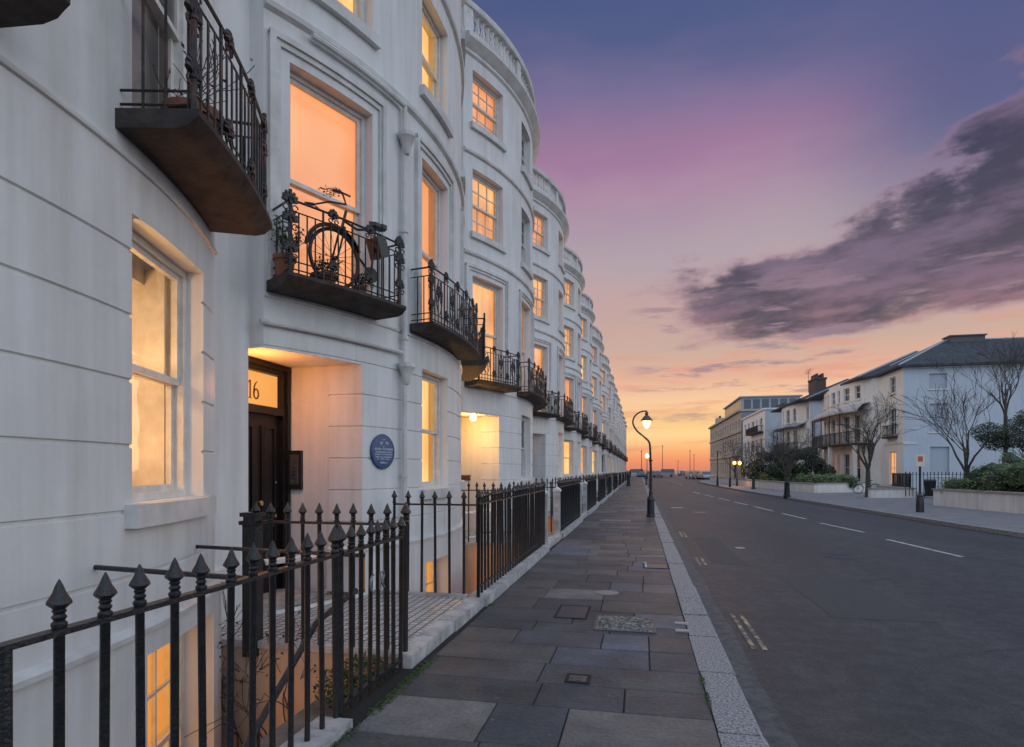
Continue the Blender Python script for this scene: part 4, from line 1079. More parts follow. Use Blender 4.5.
pot('small dark-leaved terracotta pot at the right end of the bicycle balcony', onbal(1, -21.6, 6.42), .08, .14, 120, 3, LEAFD, .12)
pot('large terracotta pot with bare twigs on the rusty balcony overhead', onbal(0, 17.6, 6.40), .17, .27, 30, 4, TWIG, .38)

t = thing('bicycle', 'old black bicycle with spoked front wheel and basket-like saddle bag standing on the balcony', 'bicycle')
bl = onbal(1, -25.2, 6.50); t.location = (bl[0], bl[1], bl[2]); t.rotation_euler = (0, 0, radians(90-25.2))
def bike(t, wheelr=.33, both=False, m_frame=IRON, wb=.95):
    # local x runs along the balcony, front wheel at the origin side
    for i, x in enumerate((0, wb) if both else (0,)):
        w = MB(); c = Vector((x, 0, wheelr)); w.tube([c+Vector((cos(a), 0, sin(a)))*(wheelr-.02) for a in [2*pi*k/36 for k in range(36)]], .02, 8, closed=True)
        wo = w.build('wheel', BLACKP, t)
        s = MB()
        for k in range(18):
            a = 2*pi*k/18; s.tube([c+Vector((cos(a+.15)*.02, .02*(-1)**k, sin(a+.15)*.02)), c+Vector((cos(a), 0, sin(a)))*(wheelr-.03)], .0028, 4)
        s.lathe(tuple(c), [(.025, -.04), (.025, .04)], 8, 'y'); s.build('spoke', m_frame, wo, 0)
        f = MB()
        for yy_ in (-.028, .028): f.tube([c+Vector((cos(a), 0, sin(a)))*(wheelr+.022)+Vector((0, yy_, 0)) for a in [radians(25+k*12) for k in range(13)]], .012, 5)
        f.tube([c+Vector((cos(a), 0, sin(a)))*(wheelr+.03) for a in [radians(25+k*12) for k in range(13)]], .022, 5); f.build('mudguard', m_frame, t)
    f = MB(); H = Vector((.12, 0, .74))
    for yy_ in (-.05, .05): f.tube([(0, yy_, wheelr), (.10, yy_, wheelr+.36)], .011, 6)
    f.tube([(.09, -.05, wheelr+.36), (.09, .05, wheelr+.36)], .013, 6); f.tube([(.09, 0, wheelr+.35), (.15, 0, .90)], .016, 6)
    S = (.56, 0, .82) if not both else (wb-.3, 0, .85); BB = (.50, 0, .28) if not both else (wb-.42, 0, .28)
    f.tube([(.12, 0, .78), (.3, 0, .74), S], .014, 6); f.tube([(.11, 0, .70), (.3, 0, .45), BB], .014, 6); f.tube([BB, S], .014, 6)
    if both:
        for yy_ in (-.05, .05): f.tube([BB, (wb, yy_, wheelr)], .009, 5); f.tube([S, (wb, yy_, wheelr)], .009, 5)
    f.lathe(BB, [(.09, -.01), (.09, .01)], 14, 'y'); f.build('frame', m_frame, t)
    h = MB(); h.tube([(.0, -.27, .93), (-.10, -.24, .95), (.02, -.12, .99), (.15, 0, .97), (.02, .12, .99), (-.10, .24, .95), (.0, .27, .93)], .011, 6)
    h.tube([(-.10, .24, .95), (-.2, .25, .93)], .018, 6); h.tube([(-.10, -.24, .95), (-.2, -.25, .93)], .018, 6); h.build('handlebar', m_frame, t)
    s = MB(); s.blob((S[0]+.02, 0, S[2]+.05), .13, .07, .035); s.blob((S[0]+.09, 0, S[2]+.05), .07, .09, .04); s.build('saddle', BLACKP, t)
    return t
bike(t)
m = MB(); m.obox((.60, -.0, .62), (.9, 0, .3), (0, 1, 0), (-.3, 0, .9), .07, .10, .12); m.build('saddle_bag', BLACKP, t)
fl = MB(); rr = random.Random(9); leaves(fl, [((-.10, 0, 1.02), (.10, .10, .05)), ((.0, 0, 1.06), (.06, .06, .06))], 130, .02, rr, .5); fl.build('flowers', LEAFD, t, 0)

# ------------------------------------------------------------------ street furniture
m_glow = mat('lamp_glass_glow', (1, .85, .6), emit=(1, .66, .28), estr=3)
x, y = g2(659, 517)
x = .36
t = thing('street_lamp', 'tall black street lamp with swan-neck top and glowing lantern at the pavement edge', 'street lamp', (x, y, 0), -TH+.02)
m = MB(); m.lathe((0, 0, 0), [(.15, 0), (.15, .05), (.13, .08), (.12, .55), (.14, .58), (.12, .63), (.08, .70), (.06, .8), (.07, .84), (.05, .9)], 12); m.build('base', IRON, t)
m = MB(); m.tube([(0, 0, .85), (0, 0, 1.6), (-.02, 0, 2.32)], [.052, .043, .036], 10)
pts = [(-.02, 0, 2.32), (-.06, 0, 2.56), (-.25, 0, 2.76), (-.47, 0, 2.95), (-.61, 0, 3.22), (-.54, 0, 3.46), (-.34, 0, 3.60), (-.14, 0, 3.62)]
def catmull(p, k=5):
    p = [Vector(q) for q in p]; out = []
    for i in range(len(p)-1):
        a, b, c, d = p[max(i-1, 0)], p[i], p[i+1], p[min(i+2, len(p)-1)]
        for j in range(k):
            u = j/k; out.append(.5*((2*b)+(c-a)*u+(2*a-5*b+4*c-d)*u*u+(3*b-a-3*c+d)*u**3))
    return out+[p[-1]]
cp = catmull(pts); m.tube(cp, [.036-.014*i/len(cp) for i in range(len(cp))], 8)
for z in (1.25, 1.9): m.lathe((-.005, 0, z), [(.06, 0), (.07, .02), (.06, .05)], 10)
m.build('post', IRON, t)
m = MB(); m.lathe((-.14, 0, 3.28), [(.20, 0), (.205, .02), (.11, .14), (.05, .2), (.06, .24), (.05, .28), (.02, .34)], 12); m.build('lamp_shade', mat('verdigris', (.05, .075, .06), .5), t)
m = MB(); m.lathe((-.14, 0, 3.02), [(.02, 0), (.07, .03), (.13, .16), (.155, .262)], 12); m.build('lantern', m_glow, t)
hx_, hy_ = x-.14, y
lamp((x-.14, y, 2.93), 14, (1, .62, .28), .08)
def bollard(label, u, v, h=.95, r=.07, ztop=0):
    x, y = g2(u, v); t = thing('bollard', label, 'bollard', (x, y, 0), 0, 'black bollards')
    m = MB(); m.lathe((0, 0, 0), [(r*1.5, 0), (r*1.4, .12), (r, .18), (r*.85, h-.16), (r*1.1, h-.14), (r*.8, h-.1), (r, h-.05), (r*.3, h)], 10); m.build('shaft', IRON, t)
bollard('dark bollard furthest left at the end of the railings', 628.5, 486, 1.2, .16)
bollard('black bollard on the pavement just left of its twin beyond the street lamp', 646, 485)
bollard('black bollard on the pavement beyond the street lamp, nearer the kerb', 650, 487)
bollard('black bollard beside the trees on the far pavement', 753.5, 489, 1.0, .12)
t = thing('parking_sign', 'small lit-faced parking sign on a black post with thick base on the far pavement', 'sign', (*g2(920, 512), 0), -TH)
m = MB(); m.lathe((0, 0, 0), [(.14, 0), (.13, .5), (.10, .58), (.11, .62), (.05, .7)], 12); m.build('base', IRON, t)
m = MB(); m.tube([(0, 0, .6), (0, 0, 2.1)], .04, 8); m.build('post', IRON, t)
m = MB(); m.box(-.14, .14, -.06, -.045, 1.74, 2.2); pnl = m.build('sign_plate', mat('sign_face', (.75, .62, .50), .5), t, 0)
m = MB(); m.box(-.08, .08, -.067, -.061, 1.92, 2.12); m.build('sign_symbol', mat('sign_red', (.5, .10, .05), .5), pnl, 0)
for (u, v, h, lab) in ((717.5, 486, 3.3, 'thin dark lamp post nearest the sea on the far pavement'), (730, 487, 2.6, 'short dark pole among the trees on the far pavement')):
    t = thing('pole', lab, 'pole', (*g2(u, v), 0)); m = MB(); m.lathe((0, 0, 0), [(.11, 0), (.1, .8), (.05, .9), (.04, h), (.06, h), (.06, h+.15), (.01, h+.2)], 8); m.build('shaft', IRON, t)
xx, yy_ = g2(737, 486)
t = thing('twin_lantern_post', 'dark post with two glowing orange lanterns among the trees on the far pavement', 'street lamp', (xx, yy_, 0), -TH)
m = MB(); m.lathe((0, 0, 0), [(.1, 0), (.09, .7), (.04, .8), (.035, 2.5)], 8); m.tube([(-.25, 0, 2.1), (-.1, 0, 2.2), (.1, 0, 2.2), (.3, 0, 2.1)], .025, 6); m.build('post', IRON, t)
og = mat('orange_glow', (1, .7, .3), emit=(1, .36, .06), estr=2.2)
for sx in (-.27, .27):
    m = MB(); m.lathe((sx, 0, 2.12), [(.08, 0), (.16, .12), (.16, .26), (.05, .36)], 10); m.build('lantern', og, t)
lamp((xx, yy_-.4, 2.4), 190, (1, .42, .10), .15)

# seafront lamp posts
for i, (u, dist, hh, lab) in enumerate(((641.5, 150, 6.3, 'slim pole left of the small white lamp at the seafront'), (662.5, 165, 8.2, 'tallest slim pole at the seafront, right of the swan-neck lamp'), (678, 200, 4.6, 'short slim pole near the middle of the seafront'), (690, 170, 7.0, 'slim pole above the parked cars at the seafront'), (694, 190, 6.4, 'slim pole just right of the one above the parked cars'))):
    xc = (u-512)/600*dist; x = xc*cos(TH)-dist*sin(TH); y = dist*cos(TH)+xc*sin(TH)
    t = thing('seafront_pole', lab, 'pole', (x, y, -.12), 0, 'slim poles along the seafront'); m = MB(); m.lathe((0, 0, 0), [(.16, 0), (.15, 1), (.09, 1.2), (.06, hh), (.14, hh+.05), (.14, hh+.25), (.02, hh+.35)], 8); m.build('shaft', IRON, t)
xc = (647-512)/600*105; x = xc*cos(TH)-105*sin(TH); y = 105*cos(TH)+xc*sin(TH)
t = thing('globe_lamp', 'distant lamp post with a bright white globe beyond the swan-neck lamp', 'street lamp', (x, y, 0))
m = MB(); m.lathe((0, 0, 0), [(.12, 0), (.11, .8), (.06, .9), (.05, 3.75)], 8); m.build('post', IRON, t)
m = MB(); m.lathe((0, 0, 3.72), [(.12, 0), (.3, .2), (.33, .38), (.24, .6), (.08, .7)], 12); m.build('lantern', mat('white_glow', (1, 1, 1), emit=(1, .82, .55), estr=9), t)

# cars
def car_meshes(hh=1.45, van=False):
    L_ = 4.2 if not van else 4.8; W_ = .86
    low = [(0, .32), (0, .62), (.1, .78), (1.1, .92), (3.6, .95), (4.1, .85), (4.2, .6), (4.2, .3)]
    if van: low = [(0, .32), (0, .75), (.1, .95), (.8, 1.05), (4.7, 1.1), (4.8, .9), (4.8, .3)]; 
    top = [(1.1, .9), (1.75, hh-.02), (2.3, hh), (3.3, hh-.04), (3.95, .93)] if not van else [(.8, 1.03), (1.4, hh-.05), (1.8, hh), (4.6, hh), (4.75, 1.08)]
    b = MB(); n = len(low)
    for s in (1,):
        vs = [(x-L_/2, -W_, z) for x, z in low]+[(x-L_/2, W_, z) for x, z in low]
        b.add(vs, [tuple(range(n)), tuple(range(2*n-1, n-1, -1))]+[(i, (i+1) % n, (i+1) % n+n, i+n)[::-1] for i in range(n)])
    n = len(top); k = W_-.16
    rx = [top[0]]+top[1:-1]+[top[-1]]
    vs = [(x-L_/2, -(W_-.03 if z < 1.15 and i in (0, n-1) else k), z) for i, (x, z) in enumerate(top)]+[(x-L_/2, (W_-.03 if i in (0, n-1) else k), z) for i, (x, z) in enumerate(top)]
    r = MB(); r.add(vs, [tuple(range(n)), tuple(range(2*n-1, n-1, -1))]+[(i, i+1, i+1+n, i+n)[::-1] for i in range(n-1)])
    rf = MB(); x0, x1 = top[1][0]-L_/2+.1, top[-2][0]-L_/2; rf.box(x0, x1, -k+.02, k-.02, hh-.05, hh+.02)
    wh = []
    for x in (.8-L_/2, L_-.85-L_/2):
        for y in (-W_+.09, W_-.09):
            w = MB(); w.lathe((x, y, .32), [(.2, -.12), (.32, -.11), (.32, .11), (.2, .12)], 14, 'y'); wh.append(w.mesh('wheel', BLACKP))
    hl = []
    for y in (-.6, .6):
        q = MB(); q.blob((-L_/2+.06, y, .66), .06, .16, .08); hl.append(q.mesh('headlight', STEEL))
    tl = []
    for y in (-.66, .66):
        q = MB(); q.box(L_/2-.05, L_/2+.02, y-.1, y+.1, .62, .82); tl.append(q.mesh('tail_light', mat('tail_red', (.3, .02, .02), .3)))
    return b.mesh('body', WHITE, 40), r.mesh('windows', DARKPANE, 20), rf.mesh('roof', WHITE, 20), wh, hl, tl
CARM = {False: car_meshes(), True: car_meshes(1.95, True)}
def car(label, loc, rz, col, van=False):
    t = thing('parked_car', label, 'car' if not van else 'van', loc, rz, 'cars parked by the seafront')
    m = bpy.data.materials.get('car_%s' % str(col)) or mat('car_%s' % str(col), col, .25, .2, coat=.6)
    b, r, rf, wh, hl, tl = CARM[van]
    link(b, 'body', t, m); link(r, 'windows', t); link(rf, 'roof', t, m)
    for w in wh: link(w, 'wheel', t)
    for w in hl: link(w, 'headlight', t)
    for w in tl: link(w, 'tail_light', t)
def far(u, dist):
    xc = (u-512)/600*dist; return (xc*cos(TH)-dist*sin(TH), dist*cos(TH)+xc*sin(TH), -.12)
car('white van parked at the far left end of the street', far(634, 152), .1, (.5, .5, .5), True)
car('dark car second from the left at the end of the street', far(641, 146), pi/2+.1, (.03, .03, .04))
car('silver car just left of the swan-neck lamp post at the end of the street', far(649, 150), .15, (.35, .37, .4))
car('dark red car directly behind the swan-neck lamp post', far(658, 140), pi/2, (.08, .03, .03))
car('pale van right of the swan-neck lamp post at the end of the street', far(665, 155), .05, (.4, .38, .38), True)
car('white car at the left of the row parked beyond the far pavement', far(692, 118), pi/2+.2, (.55, .57, .6))
car('silver-blue car in the middle of the row parked beyond the far pavement', far(699, 114), pi/2+.2, (.3, .36, .42))
car('pale car at the right of the row parked beyond the far pavement', far(705.5, 110), pi/2+.15, (.45, .47, .5))
car('dark small car standing alone in the middle of the seafront', far(683, 175), 1.3, (.04, .03, .03))

# ------------------------------------------------------------------ the far side of the road
def facade(plan2, ys, zs_, holes, dep, m, name, parent, flip=False):
    """wall following plan2(t)->(x,y,nx,ny); holes (t0,t1,z0,z1)"""
    ts = set(ys); zz = set(zs_)
    for h in holes: ts |= {h[0], h[1]}; zz |= {h[2], h[3]}
    ts = sorted(ts); zz = sorted(zz); tt = []
    for a, b in zip(ts[:-1], ts[1:]): tt += steps(a, b, .6)[:-1]
    tt.append(ts[-1]); mb = MB()
    def P(t, o, z): x, y, nx, ny = plan2(t); return (x+nx*o, y+ny*o, z)
    for a, b in zip(tt[:-1], tt[1:]):
        for c, d in zip(zz[:-1], zz[1:]):
            tm, zm = (a+b)/2, (c+d)/2
            if any(h[0] < tm < h[1] and h[2] < zm < h[3] for h in holes): continue
            mb.wquad(P(a, 0, c), P(a, 0, d), P(b, 0, d), P(b, 0, c))
    for h in holes:
        st = [t for t in tt if h[0]-1e-6 <= t <= h[1]+1e-6]
        for z in (h[2], h[3]):
            for a, b in zip(st[:-1], st[1:]): mb.quad(P(a, 0, z), P(b, 0, z), P(b, -dep, z), P(a, -dep, z))
        for t in (h[0], h[1]): mb.quad(P(t, 0, h[2]), P(t, 0, h[3]), P(t, -dep, h[3]), P(t, -dep, h[2]))
    return mb.build(name, m, parent, 30)
GLOWPANE = mat('warm_pane', (.3, .2, .1), .2, emit=(.95, .38, .10), estr=.9)
GLOWPANE2 = mat('dim_warm_pane', (.08, .05, .03), .1, emit=(.55, .22, .09), estr=.35)
def rwindow(parent, plan2, h, dep, lit=None, bars=True, surround=True):
    a = plan2(h[0]); b = plan2(h[1]); p0 = Vector((a[0]-a[2]*dep*.6, a[1]-a[3]*dep*.6, 0)); p1 = Vector((b[0]-b[2]*dep*.6, b[1]-b[3]*dep*.6, 0))
    ax = p1-p0; Wd = ax.length; ax.normalize(); n = Vector((a[2], a[3], 0)); up = Vector((0, 0, 1))
    m = MB()
    def bar(u0, u1, z0, z1, k0=-.03, k1=.03): m.obox(p0+ax*(u0+u1)/2+n*(k0+k1)/2+up*(z0+z1)/2, ax, n, up, (u1-u0)/2, (k1-k0)/2, (z1-z0)/2)
    z0, z1 = h[2], h[3]; bar(0, .07, z0, z1); bar(Wd-.07, Wd, z0, z1); bar(.07, Wd-.07, z0, z0+.07); bar(.07, Wd-.07, z1-.07, z1)
    if bars:
        bar(.07, Wd-.07, (z0+z1)/2-.025, (z0+z1)/2+.025)
        if Wd > .8: bar(Wd/2-.015, Wd/2+.015, z0+.07, z1-.07, -.02, .02)
    w = m.build('window', FRAME, parent, 0)
    g = MB(); g.quad(*(p0+ax*u+n*-.035+up*z for u, z in ((.03, z0+.03), (Wd-.03, z0+.03), (Wd-.03, z1-.03), (.03, z1-.03)))); g.build('glass', lit or DARKPANE, w, 0)
    if surround:
        m = MB(); c = (plan2(h[0])[0]+plan2(h[1])[0])/2
        q0 = Vector((a[0], a[1], 0)); q1 = Vector((b[0], b[1], 0)); L2 = (q1-q0).length
        m.obox((q0+q1)/2+n*.04+up*(z0-.07), ax, n, up, L2/2+.1, .08, .06); m.build('sill', TRIM, w, 0)
def hip(mb, x0, x1, y0, y1, z, h, ov=.45, inset=None):
    x0 -= ov; x1 += ov; y0 -= ov; y1 += ov; w = min(x1-x0, y1-y0)/2 if inset is None else inset
    if x1-x0 > y1-y0: r = [(x0+w, (y0+y1)/2), (x1-w, (y0+y1)/2)]
    else: r = [((x0+x1)/2, y0+w), ((x0+x1)/2, y1-w)]
    b = [(x0, y0, z), (x1, y0, z), (x1, y1, z), (x0, y1, z)]; t = [(p[0], p[1], z+h) for p in r]
    lowb = [(p[0], p[1], z-.16) for p in b]
    if x1-x0 > y1-y0: f = [(0, 1, 5, 4), (1, 2, 5), (2, 3, 4, 5), (3, 0, 4)]
    else: f = [(0, 1, 4), (1, 2, 5, 4), (2, 3, 5), (3, 0, 4, 5)]
    mb.add(b+t, f); mb.add(lowb+b, [(0, 1, 5, 4), (1, 2, 6, 5), (2, 3, 7, 6), (3, 0, 4, 7), (0, 3, 2, 1)])
    return b, t
def iron_bal(parent, plan2, t0, t1, zf, proj, hgt=.95, ns=14):
    s = MB(); ts = steps(t0, t1, .6)
    def P(t, o, z): x, y, nx, ny = plan2(t); return (x+nx*o, y+ny*o, z)
    cbox(s, t0, t1, zf-.16, zf, 0, proj, .6, P); so_ = s.build('balcony', SLAB, parent)
    r = MB(); ez = proj-.05
    for z, w in ((zf+hgt, .035), (zf+.12, .02), (zf+hgt-.15, .018)):
        r.tube([P(t, ez, z) for t in ts], w, 4)
        for t in (t0, t1): r.tube([P(t, 0, z), P(t, ez, z)], w, 4)
    n = int((t1-t0)/.16)
    for i in range(n+1): t = t0+(t1-t0)*i/n; r.tube([P(t, ez, zf), P(t, ez, zf+hgt)], .014 if i % 6 else .03, 4)
    r.build('railing', IRON, so_, 0)
# house nearest on the right: pale villa with bowed front, verandah and blind side wall
V1 = thing('villa', 'large villa with blind grey side wall, bowed front and iron verandah beyond bare trees', 'house', (19, 49.3, 0))
def pv(t):
    x = 0.; k = 0.
    if 4.6 < t < 17.6:
        u = (t-11.1)/6.5; x = -1.5*sqrt(max(0, 1-u*u)); x = max(x, -1.5); k = 1
        ny = (u*.35); l = sqrt(1+ny*ny); return (x, t, -1/l, ny/l)
    return (x, t, -1, 0)
BAYS = [(6.0, 6.75), (7.6, 8.7), (9.5, 10.1), (10.7, 11.8), (12.7, 13.3), (14.0, 15.0), (15.9, 16.5)]
hol = [(1.4, 2.5, 7.5, 8.75), (1.3, 2.6, 4.3, 6.3), (1.3, 2.6, .5, 3.0)]
for i, (a, b) in enumerate(BAYS): hol += [(a, b, 7.6, 8.75), (a, b, 3.95, 6.3), (a, b, .6, 3.0)]
VW = stucco_mat('villa_stucco', (.78, .74, .68), (.64, .60, .55))
facade(pv, [0, 20.2], [-.3, 9.3], hol, .22, VW, 'wall', V1)
for i, h in enumerate(hol):
    lit = GLOWPANE if i in (2,) else (GLOWPANE2 if i in (11, 14) else (GLOWPANE if i == 14 else None))
    rwindow(V1, pv, h, .22, lit)
def pside(t): return (t, 0, 0, -1)
bl_ = [(1.7, 2.85, 7.55, 8.65), (1.7, 2.9, 4.4, 6.45), (1.75, 3.0, 1.2, 3.3)]
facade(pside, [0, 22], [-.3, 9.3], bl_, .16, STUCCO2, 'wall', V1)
for h in bl_: m = MB(); m.box(h[0], h[1], .155, .18, h[2], h[3]); m.build('blind_window', mat('blind_panel_shade', (.40, .43, .47), .7), V1, 0)  # recess shade put into the darker panel colour
m = MB()
for h in bl_: m.box(h[0]-.08, h[1]+.08, -.07, -.0, h[2]-.12, h[2]-.02)
m.box(-.05, .9, -.05, 0, 3.5, 3.62); m.box(-.08, 22, -.14, -.0, 9.05, 9.18); m.build('wall_trim', TRIM, V1, 0)
m = MB(); m.box(3.4, 22, 20.0, 20.2, -.3, 9.3); m.box(.02, 3.5, 20.05, 20.2, -.3, 9.3); m.build('wall', VW, V1, 0)
m = MB(); b, tt_ = hip(m, 0, 22, 0, 9.5, 9.3, 2.6)
b2_, t2_ = hip(m, -1.0, 12, 5.2, 20.2, 9.28, 3.1, .45)
m.build('roof', SLATE, V1, 0)
m = MB()
for bb, tt2 in ((b, tt_), (b2_, t2_)):
    m.tube([bb[0], tt2[0]], .10, 5); m.tube([bb[3], tt2[0] if tt2[0][1] == tt2[1][1] else tt2[1]], .09, 5); m.tube([tt2[0], tt2[1]], .09, 5); m.tube([bb[1], tt2[1] if tt2[0][1] == tt2[1][1] else tt2[0]], .08, 5)
m.build('ridge_tiles', LEAD, V1)
m = MB(); P_ = lambda t, o, z: (pv(t)[0]+pv(t)[2]*o, pv(t)[1]+pv(t)[3]*o, z); ts = steps(5.0, 17.2, .5)
for a, b in zip(ts[:-1], ts[1:]):
    m.wquad(P_(a, .0, 7.2), P_(b, .0, 7.2), P_(b, .7, 7.0), P_(a, .7, 7.0)); m.wquad(P_(a, .7, 7.0), P_(b, .7, 7.0), P_(b, 1.15, 6.55), P_(a, 1.15, 6.55)); m.wquad(P_(a, 1.15, 6.55), P_(b, 1.15, 6.55), P_(b, 1.12, 6.42), P_(a, 1.12, 6.42)); m.wquad(P_(a, 1.12, 6.42), P_(b, 1.12, 6.42), P_(b, 0, 6.6), P_(a, 0, 6.6))
m.build('verandah_roof', mat('verandah_lead', (.35, .33, .32), .6, col2=(.5, .47, .45), scale=3), V1, 60)
for t in (5.2, 7.2, 9.1, 11.2, 13.6, 15.4, 17.0): m = MB(); m.tube([P_(t, 1.05, 3.8), P_(t, 1.05, 6.5)], .045, 6); m.build('verandah_post', IRON, V1)
iron_bal(V1, pv, 5.0, 17.2, 3.85, 1.1)
iron_bal(V1, pv, 1.0, 2.9, 4.2, .4, .8)
for t in (5.3, 9.2, 12.2, 15.5): m = MB(); m.box(pv(t)[0]-1.05, pv(t)[0]-.75, t-.14, t+.14, -.1, 3.68); m.build('column', VW, V1, 0)
m = MB(); m.box(-.05, .4, -.02, 3.5, 3.55, 3.7); m.build('wall_trim', TRIM, V1, 0)
m = MB(); m.box(5.0, 7.4, 4.3, 5.4, 11.2, 12.15); m.box(4.9, 7.5, 4.2, 5.5, 12.15, 12.25); m.build('chimney', mat('rendered_stack', (.10, .10, .11), .8), V1, 0)
# second villa
V2 = thing('villa', 'cream villa with tall dark chimney stack and verandah, in the middle of the far row', 'house', (19, 74.2, 0))
def p2(t):
    x = 0.
    if 2 < t < 12: u = (t-7)/5; x = -1.1*sqrt(max(0, 1-u*u)); ny = u*.3; l = sqrt(1+ny*ny); return (x, t, -1/l, ny/l)
    return (x, t, -1, 0)
ho = []
for (a, b) in ((.5, 1.5), (3.2, 4.0), (5.0, 6.5), (7.6, 8.3), (9.4, 10.8), (12.3, 13.3)): ho += [(a, b, 7.4, 9.0), (a, b, 4.0, 6.4), (a, b, .6, 3.0)]
facade(p2, [0, 14], [-.3, 9.7], ho, .22, VW, 'wall', V2)
for i, h in enumerate(ho): rwindow(V2, p2, h, .22, GLOWPANE2 if i == 5 else None)
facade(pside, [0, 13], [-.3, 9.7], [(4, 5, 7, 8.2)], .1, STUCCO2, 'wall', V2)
m = MB(); m.box(0, 13, 13.9, 14.0, -.3, 9.7); m.build('wall', VW, V2, 0)
m = MB(); hip(m, -.9, 13, 0, 14, 9.7, 3.2); rf = m.build('roof', SLATE, V2, 0)
m = MB(); m.box(1.2, 2.4, 2.5, 5.2, 9.9, 12.5); m.box(1.1, 2.5, 2.4, 5.3, 12.3, 12.5); ch = m.build('chimney', mat('dark_brick', (.06, .045, .04), .85, col2=(.1, .07, .06), scale=10), rf, 0)
m = MB()
for k in range(7):
    for j in range(2): m.lathe((1.5+.6*j, 2.75+.37*k, 12.5), [(.13, 0), (.11, .45), (.14, .5), (.1, .52)], 8)
m.build('chimney_pot', mat('chimney_pots', (.08, .05, .04), .8), rf)
m = MB(); m.tube([(2, 8.5, 11.5), (2, 8.5, 14.2)], .03, 4); m.tube([(2, 7.6, 14.4), (2, 9.4, 13.9)], .02, 4)
for k in range(5): m.tube([(1.6, 7.8+.33*k, 14.35-.09*k), (2.4, 7.8+.33*k, 14.35-.09*k)], .015, 4)
m.build('aerial', IRON, V2)
m = MB(); Q_ = lambda t, o, z: (p2(t)[0]+p2(t)[2]*o, p2(t)[1]+p2(t)[3]*o, z)
for a, b in zip(steps(1.5, 12.5, .5)[:-1], steps(1.5, 12.5, .5)[1:]):
    m.wquad(Q_(a, 0, 7.2), Q_(b, 0, 7.2), Q_(b, 1.0, 6.75), Q_(a, 1.0, 6.75)); m.wquad(Q_(a, 1.0, 6.75), Q_(b, 1.0, 6.75), Q_(b, 0, 6.6), Q_(a, 0, 6.6))
m.build('verandah_roof', LEAD, V2, 60)
iron_bal(V2, p2, 1.5, 12.5, 3.9, 1.0)
for t in (1.8, 4.5, 7, 9.6, 12.2): m = MB(); m.tube([Q_(t, .95, 3.9), Q_(t, .95, 6.7)], .05, 5); m.build('verandah_post', IRON, V2)
t = thing('garden_wall', 'peach-coloured garden wall in the gap between the two villas', 'wall', (20, 70.5, 0)); m = MB(); m.box(-.15, .15, -.9, 3.5, -.2, 3.6); m.box(-.22, .22, -.95, 3.55, 3.6, 3.72); m.build('wall', mat('peach_render', (.62, .42, .34), .7), t, 0)
# narrow flat-topped house
def p0(t): return (0, t, -1, 0)
V3 = thing('town_house', 'narrow flat-topped house with plain blue-grey gable, between the chimney villa and the brown terrace', 'house', (19, 99.4, 0))
ho = []
for (a, b) in ((2, 4.2), (6.2, 7.4), (9, 11.5), (13.5, 15), (17, 18.6)): ho += [(a, b, 8.0, 9.9), (a, b, 4.6, 6.6), (a, b, .6, 3.2)]
facade(p0, [0, 20.5], [-.3, 11], ho, .25, VW, 'wall', V3)
for i, h in enumerate(ho): rwindow(V3, p0, h, .25, None)
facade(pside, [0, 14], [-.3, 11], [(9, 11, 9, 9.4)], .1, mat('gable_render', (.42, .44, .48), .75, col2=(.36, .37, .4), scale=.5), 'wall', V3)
m = MB(); m.box(-.25, 14, -.2, 20.6, 11, 11.25); m.build('parapet', TRIM, V3, 0); m = MB(); m.box(3, 13, 3, 19, 11.25, 12.2); m.build('roof', SLATE, V3, 0)
iron_bal(V3, p0, 1.2, 11.8, 7.7, .9)
# long brown terrace closing the row
V4 = thing('brown_terrace', 'long brown stone building with glazed top storey closing the far row', 'building', (19, 122, 0))
BRS = mat('brown_stone', (.44, .37, .30), .8, col2=(.36, .30, .24), scale=1.5)
ho = []
for k in range(13): a = 1.5+k*3.85; ho += [(a, a+1.5, 9.6, 11.4), (a, a+1.5, 5.4, 8.0), (a, a+1.5, .6, 3.4)]
facade(p0, [0, 52], [-.3, 13], ho, .3, BRS, 'wall', V4)
for i, h in enumerate(ho): rwindow(V4, p0, h, .3, GLOWPANE2 if i in (2, 8) else None, True, i < 18)
facade(pside, [0, 20], [-.3, 13], [], .1, mat('slate_hung_gable', (.2, .22, .26), .7), 'wall', V4)
m = MB(); m.box(-.5, 20, -.3, 52.2, 12.9, 13.3); m.box(-.3, 0, -.1, 52, 8.9, 9.15); m.box(-.3, 0, -.1, 52, 4.3, 4.5); m.build('cornice', BRS, V4, 0)
m = MB(); m.box(1, 12, 6, 30, 13.3, 16.2); m.box(.6, 12.4, 5.6, 30.4, 16.2, 16.45); ph_ = m.build('penthouse', LEAD, V4, 0)
m = MB()
for k in range(14): m.box(.96, .998, 6.6+k*1.7, 7.9+k*1.7, 13.7, 15.8)
for k in range(6): m.box(1.5+k*1.7, 2.8+k*1.7, 5.96, 5.998, 13.7, 15.8)
m.build('glass', DARKPANE, ph_, 0)
m = MB(); m.box(1, 3, 46, 49, 13.3, 15.5); m.box(2, 4, 38, 40, 13.3, 14.8); m.build('chimney', BRS, V4, 0)
m = MB()
for k in range(4): m.lathe((2, 46.4+.7*k, 15.5), [(.2, 0), (.15, .5), (.2, .6)], 6)
m.build('chimney_pot', SLATE, V4)

